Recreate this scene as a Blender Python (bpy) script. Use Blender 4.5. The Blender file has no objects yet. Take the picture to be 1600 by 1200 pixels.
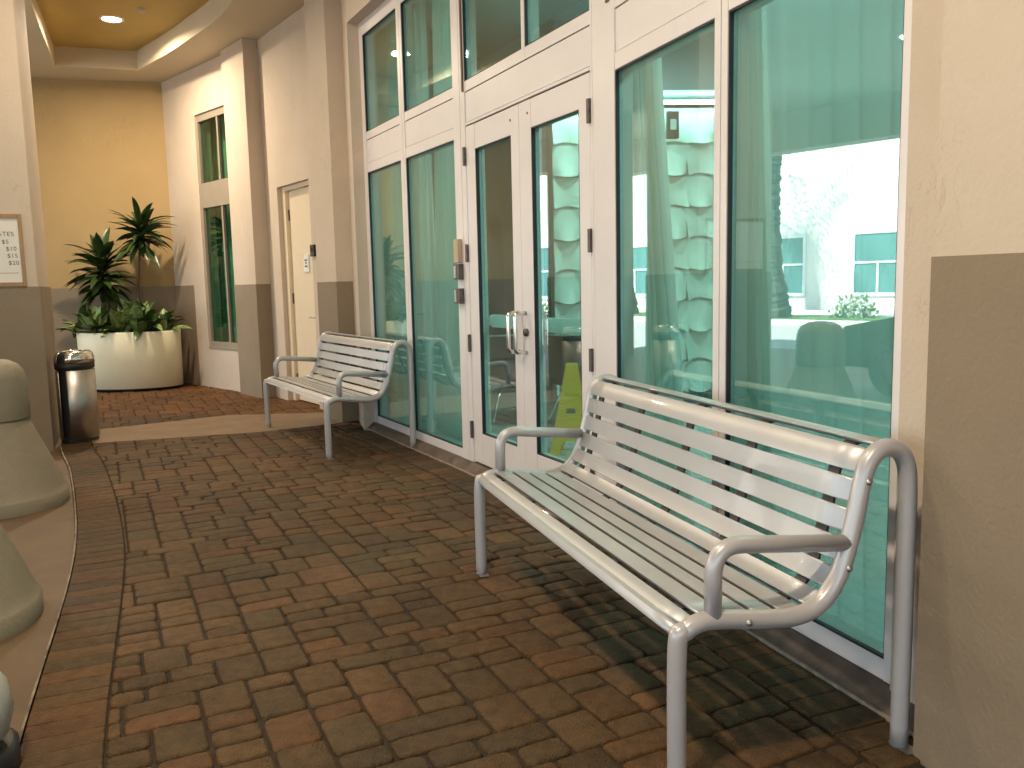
import bpy, bmesh, math, random
from mathutils import Vector, Matrix
R = math.radians
SC = bpy.context.scene
COL = SC.collection
random.seed(7)

# ------------------------------------------------------------------ camera
def make_camera():
    f, cx, cy, vx = 1320.8, 800.0, 600.0, 1043.0
    vy = 600 + f * f / 159.36
    up = Vector((vx - cx, vy - cy, f)).normalized() * -1.0
    fw = Vector((0, 0, 1)); fy = (fw - up * fw.dot(up)).normalized()
    rx = fy.cross(up)
    if rx.x < 0: rx = -rx
    rows = (rx, fy, up)                      # world axes in (right, down, forward)
    m = Matrix.Identity(4)
    for i in range(3):
        m[i][0] = rows[i][0]; m[i][1] = -rows[i][1]; m[i][2] = -rows[i][2]
    m[0][3], m[1][3], m[2][3] = 0, 0, 1.3
    cd = bpy.data.cameras.new('camera'); co = bpy.data.objects.new('camera', cd)
    COL.objects.link(co); co.matrix_world = m
    cd.sensor_width = 36; cd.lens = f / 1600 * 36
    cd.clip_start = 0.05; cd.clip_end = 600
    SC.camera = co
make_camera()

# ------------------------------------------------------------------ world, sun, exposure
SUN_EL, SUN_AZ = R(50), R(62)               # azimuth clockwise from +Y
w = bpy.data.worlds.new("World"); SC.world = w; w.use_nodes = True
nt = w.node_tree; nt.nodes.clear()
wo = nt.nodes.new('ShaderNodeOutputWorld'); bg = nt.nodes.new('ShaderNodeBackground')
sk = nt.nodes.new('ShaderNodeTexSky'); sk.sky_type = 'NISHITA'; sk.sun_disc = False
sk.sun_elevation = SUN_EL; sk.sun_rotation = SUN_AZ
bg.inputs[1].default_value = 0.11
nt.links.new(sk.outputs[0], bg.inputs[0]); nt.links.new(bg.outputs[0], wo.inputs[0])
sd = bpy.data.lights.new('sun', 'SUN'); sd.energy = 5.0; sd.angle = R(0.5); sd.color = (1, .96, .9)
so = bpy.data.objects.new('sun', sd); COL.objects.link(so)
sdir = Vector((math.sin(SUN_AZ) * math.cos(SUN_EL), math.cos(SUN_AZ) * math.cos(SUN_EL), math.sin(SUN_EL)))
so.rotation_euler = sdir.to_track_quat('Z', 'Y').to_euler(); so.location = (0, 0, 30)
vs = SC.view_settings
vs.view_transform = 'Standard'; vs.look = 'None'; vs.gamma = 1; vs.exposure = 2.25
SC.cycles.use_denoising = True
SC.cycles.max_bounces = 10; SC.cycles.transparent_max_bounces = 24
SC.cycles.diffuse_bounces = 5; SC.cycles.glossy_bounces = 5
SC.cycles.sample_clamp_indirect = 6
SC.cycles.caustics_reflective = False; SC.cycles.caustics_refractive = False

LK = .60
LAMP_COL = (1.0, .82, .60)

# ------------------------------------------------------------------ materials
def mat(name, col, rough=.6, metal=0.0, var=0.0, vscale=3.0, bump=0.0, bscale=60.0, spec=.5, col2=None, detail=6, coat=0.0, vcol=False, emit=None, estr=0):
    m = bpy.data.materials.new(name); m.use_nodes = True
    n = m.node_tree; b = n.nodes['Principled BSDF']
    b.inputs['Base Color'].default_value = (*col, 1); b.inputs['Roughness'].default_value = rough
    b.inputs['Metallic'].default_value = metal; b.inputs['Specular IOR Level'].default_value = spec
    b.inputs['Coat Weight'].default_value = coat
    tc = n.nodes.new('ShaderNodeTexCoord')
    if vcol or var > 0:
        nz = n.nodes.new('ShaderNodeTexNoise'); nz.inputs['Scale'].default_value = vscale; nz.inputs['Detail'].default_value = detail
        nz.inputs['Roughness'].default_value = .62
        n.links.new(tc.outputs['Object'], nz.inputs['Vector'])
        mr = n.nodes.new('ShaderNodeMapRange'); mr.inputs['From Min'].default_value = .32; mr.inputs['From Max'].default_value = .68
        n.links.new(nz.outputs['Fac'], mr.inputs['Value'])
        mx = n.nodes.new('ShaderNodeMixRGB')
        n.links.new(mr.outputs[0], mx.inputs['Fac'])
        if vcol:
            at = n.nodes.new('ShaderNodeVertexColor'); at.layer_name = 'Col'
            mu = n.nodes.new('ShaderNodeMixRGB'); mu.blend_type = 'MULTIPLY'; mu.inputs['Fac'].default_value = 1
            k = 1 - var
            mx.inputs['Color1'].default_value = (k, k, k, 1); mx.inputs['Color2'].default_value = (1, 1, 1, 1)
            n.links.new(at.outputs['Color'], mu.inputs['Color1']); n.links.new(mx.outputs[0], mu.inputs['Color2'])
            n3_ = n.nodes.new('ShaderNodeTexNoise'); n3_.inputs['Scale'].default_value = 1.1; n3_.inputs['Detail'].default_value = 4; n3_.inputs['Distortion'].default_value = .6
            n.links.new(tc.outputs['Object'], n3_.inputs['Vector'])
            r3 = n.nodes.new('ShaderNodeValToRGB'); r3.color_ramp.elements[0].position = .38; r3.color_ramp.elements[0].color = (.74, .72, .70, 1); r3.color_ramp.elements[1].position = .62; r3.color_ramp.elements[1].color = (1.12, 1.08, 1.02, 1)
            n.links.new(n3_.outputs['Fac'], r3.inputs[0])
            m3 = n.nodes.new('ShaderNodeMixRGB'); m3.blend_type = 'MULTIPLY'; m3.inputs['Fac'].default_value = 1
            n.links.new(mu.outputs[0], m3.inputs['Color1']); n.links.new(r3.outputs[0], m3.inputs['Color2'])
            n.links.new(m3.outputs[0], b.inputs['Base Color'])
        else:
            c2 = col2 or tuple(x * (1 - var) for x in col)
            mx.inputs['Color1'].default_value = (*c2, 1); mx.inputs['Color2'].default_value = (*col, 1)
            n.links.new(mx.outputs[0], b.inputs['Base Color'])
        r2 = n.nodes.new('ShaderNodeMapRange'); r2.inputs['To Min'].default_value = min(1, rough + .08); r2.inputs['To Max'].default_value = max(.03, rough - .08)
        n.links.new(nz.outputs['Fac'], r2.inputs['Value']); n.links.new(r2.outputs[0], b.inputs['Roughness'])
    if bump > 0:
        nb = n.nodes.new('ShaderNodeTexNoise'); nb.inputs['Scale'].default_value = bscale; nb.inputs['Detail'].default_value = 5
        n.links.new(tc.outputs['Object'], nb.inputs['Vector'])
        bp = n.nodes.new('ShaderNodeBump'); bp.inputs['Strength'].default_value = bump; bp.inputs['Distance'].default_value = .01
        n.links.new(nb.outputs['Fac'], bp.inputs['Height']); n.links.new(bp.outputs[0], b.inputs['Normal'])
    if emit:
        b.inputs['Emission Color'].default_value = (*emit, 1); b.inputs['Emission Strength'].default_value = estr
    return m

def glass_mat(name, tint, ior=1.75, rough=0.0, dirt=.0):
    m = bpy.data.materials.new(name); m.use_nodes = True
    n = m.node_tree; n.nodes.clear()
    o = n.nodes.new('ShaderNodeOutputMaterial'); t = n.nodes.new('ShaderNodeBsdfTransparent'); g = n.nodes.new('ShaderNodeBsdfGlossy')
    t.inputs[0].default_value = (*tint, 1); g.inputs[0].default_value = (1, 1, 1, 1); g.inputs['Roughness'].default_value = rough
    # Schlick reflectance from |cos|, the same on both faces of the pane
    ge = n.nodes.new('ShaderNodeNewGeometry'); dt = n.nodes.new('ShaderNodeVectorMath'); dt.operation = 'DOT_PRODUCT'
    n.links.new(ge.outputs['Incoming'], dt.inputs[0]); n.links.new(ge.outputs['Normal'], dt.inputs[1])
    def mt(op, a, b=None):
        q = n.nodes.new('ShaderNodeMath'); q.operation = op
        for i, x in enumerate((a, b)):
            if x is None: continue
            if isinstance(x, (int, float)): q.inputs[i].default_value = x
            else: n.links.new(x, q.inputs[i])
        return q.outputs[0]
    c = mt('ABSOLUTE', dt.outputs['Value']); p5 = mt('POWER', mt('SUBTRACT', 1.0, c), 5.0)
    fac = mt('ADD', mt('MULTIPLY', p5, 1 - ior), ior)
    mx = n.nodes.new('ShaderNodeMixShader')
    n.links.new(fac, mx.inputs[0]); n.links.new(t.outputs[0], mx.inputs[1]); n.links.new(g.outputs[0], mx.inputs[2])
    out = mx.outputs[0]
    if dirt:                                   # thin film of dust and wiped smears
        df = n.nodes.new('ShaderNodeBsdfDiffuse'); df.inputs[0].default_value = (.75, .8, .78, 1)
        tc = n.nodes.new('ShaderNodeTexCoord'); nz = n.nodes.new('ShaderNodeTexNoise'); nz.inputs['Scale'].default_value = 1.6; nz.inputs['Detail'].default_value = 3; nz.inputs['Distortion'].default_value = .8
        n.links.new(tc.outputs['Object'], nz.inputs['Vector'])
        k = mt('MULTIPLY', mt('POWER', nz.outputs['Fac'], 2.0), dirt * 3.2)
        m2 = n.nodes.new('ShaderNodeMixShader'); n.links.new(k, m2.inputs[0]); n.links.new(out, m2.inputs[1]); n.links.new(df.outputs[0], m2.inputs[2]); out = m2.outputs[0]
    n.links.new(out, o.inputs[0])
    return m

def cloth_mat(name, col, trans=.35):
    m = bpy.data.materials.new(name); m.use_nodes = True
    n = m.node_tree; n.nodes.clear()
    o = n.nodes.new('ShaderNodeOutputMaterial'); t = n.nodes.new('ShaderNodeBsdfTransparent')
    d = n.nodes.new('ShaderNodeBsdfDiffuse'); tl = n.nodes.new('ShaderNodeBsdfTranslucent')
    d.inputs[0].default_value = (*col, 1); tl.inputs[0].default_value = (*col, 1)
    a = n.nodes.new('ShaderNodeMixShader'); a.inputs[0].default_value = .5
    n.links.new(d.outputs[0], a.inputs[1]); n.links.new(tl.outputs[0], a.inputs[2])
    mx = n.nodes.new('ShaderNodeMixShader'); mx.inputs[0].default_value = trans
    n.links.new(a.outputs[0], mx.inputs[1]); n.links.new(t.outputs[0], mx.inputs[2]); n.links.new(mx.outputs[0], o.inputs[0])
    return m

def emis(name, col, s):
    m = bpy.data.materials.new(name); m.use_nodes = True
    n = m.node_tree; n.nodes.clear()
    o = n.nodes.new('ShaderNodeOutputMaterial'); e = n.nodes.new('ShaderNodeEmission')
    e.inputs[0].default_value = (*col, 1); e.inputs[1].default_value = s
    n.links.new(e.outputs[0], o.inputs[0]); return m

def stucco(name, col, col2, rough=.75):
    """painted stucco: broad tone drift, fine grain, thin hairline cracks / trowel marks"""
    m = mat(name, col, rough=rough, var=.1, vscale=1.3, col2=col2, bump=.22, bscale=55)
    n = m.node_tree; b = n.nodes['Principled BSDF']
    tc = n.nodes.new('ShaderNodeTexCoord')
    mp = n.nodes.new('ShaderNodeMapping'); mp.inputs['Scale'].default_value = (7, 7, 2.6)
    nz = n.nodes.new('ShaderNodeTexNoise'); nz.inputs['Scale'].default_value = 2.2; nz.inputs['Detail'].default_value = 8; nz.inputs['Distortion'].default_value = 1.2
    n.links.new(tc.outputs['Object'], mp.inputs[0]); n.links.new(mp.outputs[0], nz.inputs['Vector'])
    cr = n.nodes.new('ShaderNodeValToRGB')
    e = cr.color_ramp.elements; e[0].position = .485; e[0].color = (1, 1, 1, 1); e[1].position = .515; e[1].color = (1, 1, 1, 1)
    x = cr.color_ramp.elements.new(.5); x.color = (.82, .8, .76, 1)
    n.links.new(nz.outputs['Fac'], cr.inputs[0])
    n2 = n.nodes.new('ShaderNodeTexNoise'); n2.inputs['Scale'].default_value = 1.7; n2.inputs['Detail'].default_value = 2
    n.links.new(tc.outputs['Object'], n2.inputs['Vector'])
    c2 = n.nodes.new('ShaderNodeValToRGB'); c2.color_ramp.elements[0].position = .56; c2.color_ramp.elements[1].position = .64
    n.links.new(n2.outputs['Fac'], c2.inputs[0])
    mu = n.nodes.new('ShaderNodeMixRGB'); mu.blend_type = 'MULTIPLY'
    n.links.new(c2.outputs[0], mu.inputs['Fac'])
    src = b.inputs['Base Color'].links[0].from_socket
    n.links.new(src, mu.inputs['Color1']); n.links.new(cr.outputs[0], mu.inputs['Color2']); n.links.new(mu.outputs[0], b.inputs['Base Color'])
    return m

M = {}
M['beige'] = stucco('beige_paint', (.585, .485, .39), (.52, .43, .33))
M['ochre'] = stucco('ochre_paint', (.43, .30, .135), (.39, .27, .12))
M['taupe'] = mat('taupe_paint', (.25, .19, .125), .7, var=.12, vscale=2, bump=.25, bscale=70)
M['ceil'] = mat('ceiling_paint', (.62, .53, .38), .8, var=.06, vscale=1, bump=.1, bscale=40)
M['tray'] = mat('tray_paint', (.56, .39, .13), .8, var=.1, vscale=1.5, bump=.15, bscale=40)
M['alu'] = mat('white_aluminium', (.74, .695, .685), .36, var=.07, vscale=2.5, spec=.5)
M['alu_dirty'] = mat('stained_aluminium', (.62, .56, .5), .5, var=.45, vscale=9, col2=(.2, .13, .09))
M['groove'] = mat('joint_shadow_gap', (.05, .035, .03), .8)
M['gasket'] = mat('black_rubber', (.008, .008, .009), .5)
M['glass'] = glass_mat('teal_glass', (.53, .83, .80), .20, dirt=.035)
M['darkglass'] = glass_mat('green_glass', (.52, .76, .68), .05)
M['chrome'] = mat('polished_steel', (.75, .72, .68), .16, 1.0)
M['brushed'] = mat('brushed_steel', (.5, .48, .45), .42, 1.0, var=.15, vscale=14)
M['hinge'] = mat('bronze_hinge', (.16, .13, .12), .4, .8, var=.4, vscale=30)
M['tube'] = mat('grey_powder_coat', (.47, .45, .45), .33, .25, var=.05, vscale=6, coat=.3)
M['slat'] = mat('silver_powder_coat', (.47, .475, .48), .40, .35, var=.07, vscale=5, coat=.25)
M['strap'] = mat('dark_strap', (.05, .045, .04), .6)
M['paver'] = mat('tumbled_paver', (.2, .14, .1), .6, vcol=True, var=.42, vscale=22, bump=.8, bscale=130, spec=.22)
M['sand'] = mat('joint_sand', (.030, .019, .011), .95, var=.4, vscale=40)
M['lip'] = mat('worn_glint_lip', (.34, .27, .19), .8, var=.9, vscale=7, col2=(.03, .02, .012))  # pale tones also carry the glints along the curb
M['litter'] = mat('dry_flake', (.6, .5, .36), .8)
M['concrete'] = mat('walkway_concrete', (.215, .138, .078), .5, var=.25, vscale=4, bump=.2, bscale=90)
M['sill'] = mat('threshold_concrete', (.14, .10, .075), .75, var=.5, vscale=9, bump=.4, bscale=60)
M['sill_edge'] = mat('threshold_edge', (.42, .33, .25), .7, var=.5, vscale=25)
M['drive'] = mat('stained_driveway_concrete', (.125, .076, .036), .6, var=.3, vscale=2.2, bump=.15, bscale=120)
M['bollard'] = mat('bollard_paint', (.25, .215, .15), .65, var=.13, vscale=4, bump=.3, bscale=70)
M['white'] = mat('white_plastic', (.75, .78, .76), .35)
M['pale_shell'] = mat('pale_shell_paint', (.42, .45, .42), .5)
M['black'] = mat('black_plastic', (.012, .012, .012), .45)
M['planter'] = mat('cream_planter', (.88, .82, .58), .45, var=.08, vscale=2.5)
M['soil'] = mat('soil', (.03, .02, .012), .95, var=.4, vscale=40, bump=.8, bscale=60)
M['leaf'] = mat('dark_leaf', (.045, .085, .022), .32, var=.5, vscale=14)
M['leaf2'] = mat('variegated_leaf', (.32, .42, .16), .35, var=.5, vscale=26, col2=(.035, .09, .02))
M['stem'] = mat('cane_bark', (.13, .075, .04), .8, var=.4, vscale=40, bump=.5, bscale=80)
M['door'] = mat('cream_door_paint', (.72, .60, .43), .45, var=.05, vscale=2)
M['bronze_window'] = mat('taupe_window_frame', (.30, .25, .19), .5, var=.1, vscale=3)
M['paper'] = mat('sign_face', (.72, .68, .62), .5)
M['wood'] = mat('tan_sign_frame', (.36, .22, .10), .5, var=.25, vscale=12)
M['ink'] = mat('dark_ink', (.12, .11, .10), .6)
M['beige_plastic'] = mat('tan_plastic', (.46, .36, .24), .5)
M['brown'] = mat('brown_trim', (.13, .075, .05), .55)
M['int_floor'] = mat('polished_tile', (.50, .50, .47), .12, var=.1, vscale=1.5)
M['int_wall'] = mat('interior_wall', (.62, .64, .60), .7)
M['int_dark'] = mat('interior_partition', (.10, .12, .12), .6)
M['int_ceil'] = mat('interior_ceiling', (.42, .48, .52), .8)
M['wave'] = mat('white_relief_panel', (.78, .82, .74), .5)
M['curtain'] = cloth_mat('sheer_curtain', (.86, .89, .86), .22)
M['sheer'] = cloth_mat('thin_sheer', (.86, .9, .88), .58)
M['frost'] = cloth_mat('frosted_acrylic', (.92, .96, .95), 0.0)
M['chair'] = mat('dark_upholstery', (.015, .02, .022), .45)
M['yellow'] = mat('yellow_plastic', (1.0, .52, .03), .4)
M['street'] = mat('asphalt_street', (.42, .41, .38), .8, var=.2, vscale=1.2)
M['kerb'] = mat('pale_kerb', (.6, .58, .54), .8, var=.1)
M['grass'] = mat('grass', (.09, .16, .03), .8, var=.4, vscale=6)
M['white_wall'] = mat('white_render', (.86, .82, .75), .7, var=.05)
M['teal_window'] = mat('teal_window_glass', (.08, .22, .22), .15)
M['bark'] = mat('palm_bark', (.09, .075, .055), .9, var=.5, vscale=9, bump=1, bscale=20)
M['car'] = mat('dark_car_paint', (.012, .02, .024), .22, .2, coat=.6)
M['carglass'] = mat('car_glass', (.01, .015, .015), .06, spec=.8)
M['tyre'] = mat('tyre_rubber', (.015, .015, .015), .8)
M['lamp'] = emis('lamp_lens', (1, .82, .55), 9)
M['lamp_white'] = emis('lamp_lens_white', (1, .96, .88), 6)
M['cove'] = emis('cove_glow', (1, 1, .90), 9)

# ------------------------------------------------------------------ object helpers
def link(name, me, m, parent=None, smooth=False):
    o = bpy.data.objects.new(name, me); COL.objects.link(o)
    if m is not None: me.materials.append(m)
    if parent is not None:
        o.parent = parent
        root = parent
        while root.parent is not None and not root.get('_w'): root = root.parent
        if root.get('_w'):                     # mesh given in world coordinates
            me.transform(Matrix.Translation(-Vector(root['_o'])))
    if smooth:
        for p in me.polygons: p.use_smooth = True
    return o
def fin(bm, name, m, parent=None, smooth=False, bevel=0, recalc=True):
    if recalc: bmesh.ops.recalc_face_normals(bm, faces=bm.faces)
    me = bpy.data.meshes.new(name); bm.to_mesh(me); bm.free()
    o = link(name, me, m, parent, smooth)
    if bevel:
        b = o.modifiers.new('bevel', 'BEVEL'); b.width = bevel; b.segments = 2; b.limit_method = 'ANGLE'; b.angle_limit = R(40)
        if smooth is False:
            for p in me.polygons: p.use_smooth = True
            b.harden_normals = True
    return o
def thing(name, label, cat, loc=(0, 0, 0), rotz=0, group=None, world=False):
    o = bpy.data.objects.new(name, None); COL.objects.link(o); o.location = loc; o.rotation_euler = (0, 0, rotz)
    o.empty_display_size = .1
    o['label'] = label; o['category'] = cat
    if group: o['group'] = group
    if world: o['_w'] = 1; o['_o'] = list(loc)
    return o
def tag(o, label, cat, group=None):
    o['label'] = label; o['category'] = cat
    if group: o['group'] = group
    return o
def struct(o): o['kind'] = 'structure'; return o
def stuff(o): o['kind'] = 'stuff'; return o

def bx(bm, x0, x1, y0, y1, z0, z1, fr=None):
    v = []
    for z in (z0, z1):
        for x, y in ((x0, y0), (x1, y0), (x1, y1), (x0, y1)):
            p = Vector((x, y, z)); v.append(bm.verts.new(fr(p) if fr else p))
    for f in ((0, 3, 2, 1), (4, 5, 6, 7), (0, 1, 5, 4), (1, 2, 6, 5), (2, 3, 7, 6), (3, 0, 4, 7)):
        bm.faces.new([v[i] for i in f])
def prism(bm, pts, z0, z1, cap=True):
    a = [bm.verts.new((p[0], p[1], z0)) for p in pts]; b = [bm.verts.new((p[0], p[1], z1)) for p in pts]
    n = len(pts)
    for i in range(n): bm.faces.new((a[i], a[(i + 1) % n], b[(i + 1) % n], b[i]))
    if cap: bm.faces.new(a[::-1]); bm.faces.new(b)
def catmull(pts, n=8, closed=False):
    P = [Vector(p) for p in pts]; out = []
    N = len(P)
    for i in range(N - 1):
        p0 = P[max(i - 1, 0)]; p1 = P[i]; p2 = P[i + 1]; p3 = P[min(i + 2, N - 1)]
        for k in range(n):
            t = k / n
            out.append(.5 * ((2 * p1) + (-p0 + p2) * t + (2 * p0 - 5 * p1 + 4 * p2 - p3) * t * t + (-p0 + 3 * p1 - 3 * p2 + p3) * t ** 3))
    out.append(P[-1]); return out
def tube(bm, pts, r, seg=14, cap=True):
    pts = [Vector(p) for p in pts]; rings = []
    T = []
    for i in range(len(pts)):
        a = pts[max(i - 1, 0)]; b = pts[min(i + 1, len(pts) - 1)]; T.append((b - a).normalized())
    ref = Vector((0, 0, 1)) if abs(T[0].z) < .9 else Vector((1, 0, 0))
    u = T[0].cross(ref).normalized()
    for i, p in enumerate(pts):
        u = (u - T[i] * u.dot(T[i])).normalized(); v = T[i].cross(u)
        rr = r[i] if isinstance(r, (list, tuple)) else r
        rings.append([bm.verts.new(p + (u * math.cos(2 * math.pi * k / seg) + v * math.sin(2 * math.pi * k / seg)) * rr) for k in range(seg)])
    for a, b in zip(rings, rings[1:]):
        for k in range(seg): bm.faces.new((a[k], a[(k + 1) % seg], b[(k + 1) % seg], b[k]))
    if cap: bm.faces.new(rings[0][::-1]); bm.faces.new(rings[-1])
def lathe(bm, prof, seg=40, c=(0, 0), sx=1, sy=1, a0=0, a1=None):
    full = a1 is None
    n = seg if full else seg + 1
    rings = []
    for r, z in prof:
        ring = []
        for k in range(n):
            t = a0 + ((2 * math.pi) if full else (a1 - a0)) * k / seg
            ring.append(bm.verts.new((c[0] + r * sx * math.cos(t), c[1] + r * sy * math.sin(t), z)))
        rings.append(ring)
    for a, b in zip(rings, rings[1:]):
        for k in range(n if full else n - 1):
            bm.faces.new((a[k], a[(k + 1) % n], b[(k + 1) % n], b[k]))
    return rings
def fillet(pts, rad, n=6):
    """round the corners of a polyline"""
    P = [Vector(p) for p in pts]; out = [P[0]]
    for i in range(1, len(P) - 1):
        a, b, c = P[i - 1], P[i], P[i + 1]
        r = rad[i] if isinstance(rad, dict) and i in rad else (rad if not isinstance(rad, dict) else 0)
        if not r: out.append(b); continue
        d1 = (a - b).normalized(); d2 = (c - b).normalized()
        ang = d1.angle(d2); L = min(r / math.tan(ang / 2), (a - b).length * .49, (c - b).length * .49)
        s, e = b + d1 * L, b + d2 * L
        for k in range(n + 1):
            t = k / n; out.append(s * (1 - t) ** 2 + b * 2 * t * (1 - t) + e * t * t)
    out.append(P[-1]); return out

def leaf(bm, base, direc, L, W, droop, roll=0, tip=1.0, n=7, fold=.35):
    """strap leaf: arching blade with a folded midrib"""
    d = Vector(direc).normalized(); side = d.cross(Vector((0, 0, 1)))
    if side.length < .05: side = Vector((1, 0, 0))
    side.normalize(); side = Matrix.Rotation(roll, 3, d) @ side
    p = Vector(base); rows = []
    step = L / n; cur = d.copy()
    for i in range(n + 1):
        t = i / n; w = W * (math.sin(math.pi * min(1, (t * .93 + .07)) ** tip) ** .8 if t < 1 else 0) * .5
        up = side.cross(cur).normalized()
        if i == n: rows.append([bm.verts.new(p)])
        else: rows.append([bm.verts.new(p - side * w + up * w * fold), bm.verts.new(p), bm.verts.new(p + side * w + up * w * fold)])
        p = p + cur * step
        cur = (cur + Vector((0, 0, -droop * step * (1 + 1.2 * t)))).normalized()
    for a, b in zip(rows, rows[1:]):
        if len(b) == 3:
            bm.faces.new((a[0], a[1], b[1], b[0])); bm.faces.new((a[1], a[2], b[2], b[1]))
        else:
            bm.faces.new((a[0], a[1], b[0])); bm.faces.new((a[1], a[2], b[0]))
# ------------------------------------------------------------------ plan
def V2(x, y): return Vector((x, y, 0))
A3 = V2(1.120, 2.467)
d3 = V2(-.3465, .9380); n3 = V2(-.9380, -.3465)
J = A3 + d3 * 1.989
B1 = V2(-.285, 5.807)
d2 = (B1 - J).normalized(); n2 = V2(-d2.y, d2.x) * 1.0
L2 = (B1 - J).length
d1 = V2(-.471, .882).normalized(); n1 = V2(-d1.y, d1.x)
E1 = B1 + d1 * 2.08                       # far end of the glazed front
for nn in (n1, n2, n3): pass
def frame(P, d, n):                       # local (s, t, z): s along the wall, t out of the wall towards the walkway
    return lambda p: P + d * p.x + n * p.y + Vector((0, 0, p.z))
F3 = frame(A3, d3, n3); F1 = frame(B1, d1, n1); F2 = frame(B1, -d2, n2)

a5 = R(35.3); d5 = V2(-math.sin(a5), math.cos(a5)); n5 = V2(-d5.y, d5.x)
a4 = R(44); d4 = V2(-math.sin(a4), math.cos(a4)); n4 = V2(-d4.y, d4.x)
I1 = V2(-1.49, 8.10)                      # foot of pilaster 1, near side
P1f = I1 + n1 * .16
a33 = R(33); dp = V2(-math.sin(a33), math.cos(a33)); np_ = V2(-dp.y, dp.x)
P1g = P1f + dp * .5
W1 = V2(-1.77, 8.532)                     # door wall origin
I2 = W1 + d5 * 1.8
P2f = I2 + n5 * .17
C4 = V2(-4.66, 11.87)                     # far corner
P2g = P2f + V2(-math.sin(R(39)), math.cos(R(39))) * .66
S4 = C4 - d4 * 1.75
FARE = C4 + V2(-.969, -.247) * 3.0
ZC = 4.09                                 # ceiling
ZW = 1.34                                 # top of the taupe band

# ------------------------------------------------------------------ ground
curb_o = [(-.35, -1.2), (-.85, .9), (-1.47, 2.36), (-2.228, 4.154), (-3.185, 5.977), (-3.86, 7.12), (-4.75, 8.9), (-5.7, 10.8), (-6.2, 11.7)]
curb_o = [Vector((x, y, 0)) for x, y in curb_o]
CO = catmull(curb_o, 10)
def offs(P, d):
    out = []
    for i, p in enumerate(P):
        t = (P[min(i + 1, len(P) - 1)] - P[max(i - 1, 0)]).normalized()
        out.append(p + Vector((t.y, -t.x, 0)) * d)
    return out
CI = offs(CO, .225)
FAC = [A3 - d3 * .30, J, B1, E1]
def offn(P, n_list, d):
    out = []
    for i, p in enumerate(P):
        if i == 0: n = n_list[0]
        elif i == len(P) - 1: n = n_list[-1]
        else: n = (n_list[i - 1] + n_list[i]).normalized()
        out.append(p + n * d)
    return out
FN = [n3, n2, n1]

def ground():
    bm = bmesh.new()                       # one big sheet to the horizon
    s = 300
    bm.faces.new([bm.verts.new(p) for p in ((-s, -s, -.16), (s, -s, -.16), (s, s, -.16), (-s, s, -.16))])
    struct(fin(bm, 'ground', M['street']))
    bm = bmesh.new()                       # driveway slab beside the walkway
    pts = [p + Vector((-.016, 0, 0)) for p in CO] + [Vector((-10.2, 12.5, 0)), Vector((-10.2, -7, 0)), Vector((-.35, -7, 0))]
    prism(bm, pts, -.2, -.022); struct(fin(bm, 'driveway', M['drive']))
    bm = bmesh.new()                       # sand bed under the pavers
    pts = [p.copy() for p in CO] + [Vector((-6.2, 12.8, 0)), Vector((2.6, 12.8, 0)), Vector((2.6, -3, 0)), Vector((0, -3, 0))]
    prism(bm, pts, -.19, -.011); struct(fin(bm, 'paver_bed', M['sand']))
ground()

def clip(poly, p, n):                     # keep the side n points to
    out = []
    for i in range(len(poly)):
        a, b = poly[i], poly[(i + 1) % len(poly)]
        da, db = (a - p).dot(n), (b - p).dot(n)
        if da >= 0: out.append(a)
        if (da >= 0) != (db >= 0): out.append(a + (b - a) * (da / (da - db)))
    return out
def area(poly): return abs(sum(poly[i].x * poly[(i + 1) % len(poly)].y - poly[(i + 1) % len(poly)].x * poly[i].y for i in range(len(poly)))) / 2
def inset_poly(poly, d):
    n = len(poly); c = sum(poly, Vector()) / n; out = []
    for p in poly:
        v = p - c; L = v.length
        out.append(c + v * max(.2, (L - d) / L))
    return out
class Pav:
    def __init__(s): s.bm = bmesh.new(); s.col = s.bm.loops.layers.float_color.new('Col')
    def add(s, poly, z, col, bev=.0095, ch=.017, drop=.011, tilt=.0019, base=-.012):
        if len(poly) < 3 or area(poly) < .0006: return
        sg = sum(poly[i].x * poly[(i + 1) % len(poly)].y - poly[(i + 1) % len(poly)].x * poly[i].y for i in range(len(poly)))
        if sg < 0: poly = poly[::-1]
        # dedupe, chamfer the corners in plan
        q = []
        n = len(poly)
        for i in range(n):
            a, b, c = poly[i - 1], poly[i], poly[(i + 1) % n]
            la, lc = (a - b).length, (c - b).length
            if la < 1e-4: continue
            k = ch * random.uniform(.6, 1.5)
            k1 = min(k, la * .3); k2 = min(k, lc * .3)
            if lc < 1e-4: continue
            q.append(b + (a - b).normalized() * k1)
            q.append(b + (a - b).normalized() * k1 * .3 + (c - b).normalized() * k2 * .3)
            q.append(b + (c - b).normalized() * k2)
        if len(q) < 4: return
        nx, ny = random.gauss(0, tilt) , random.gauss(0, tilt)
        c0 = sum(q, Vector()) / len(q)
        dz = random.gauss(0, tilt * .7)
        def ring(pl, zz): return [s.bm.verts.new((p.x, p.y, zz + dz + ((p.x - c0.x) * nx + (p.y - c0.y) * ny) * 8)) for p in pl]
        r0 = ring(q, z - drop - .006 + base * .5); r1 = ring(inset_poly(q, bev * .15), z - drop)
        r2 = ring(inset_poly(q, bev * .55), z - drop * .3); r3 = ring(inset_poly(q, bev * 1.5), z)
        fs = []
        for a, b in ((r0, r1), (r1, r2), (r2, r3)):
            for i in range(len(a)):
                f = s.bm.faces.new((a[i], a[(i + 1) % len(a)], b[(i + 1) % len(a)], b[i])); f.smooth = True; fs.append(f)
        f = s.bm.faces.new(r3); f.smooth = True; fs.append(f)
        for f in fs:
            for l in f.loops: l[s.col] = (*col, 1)
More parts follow.
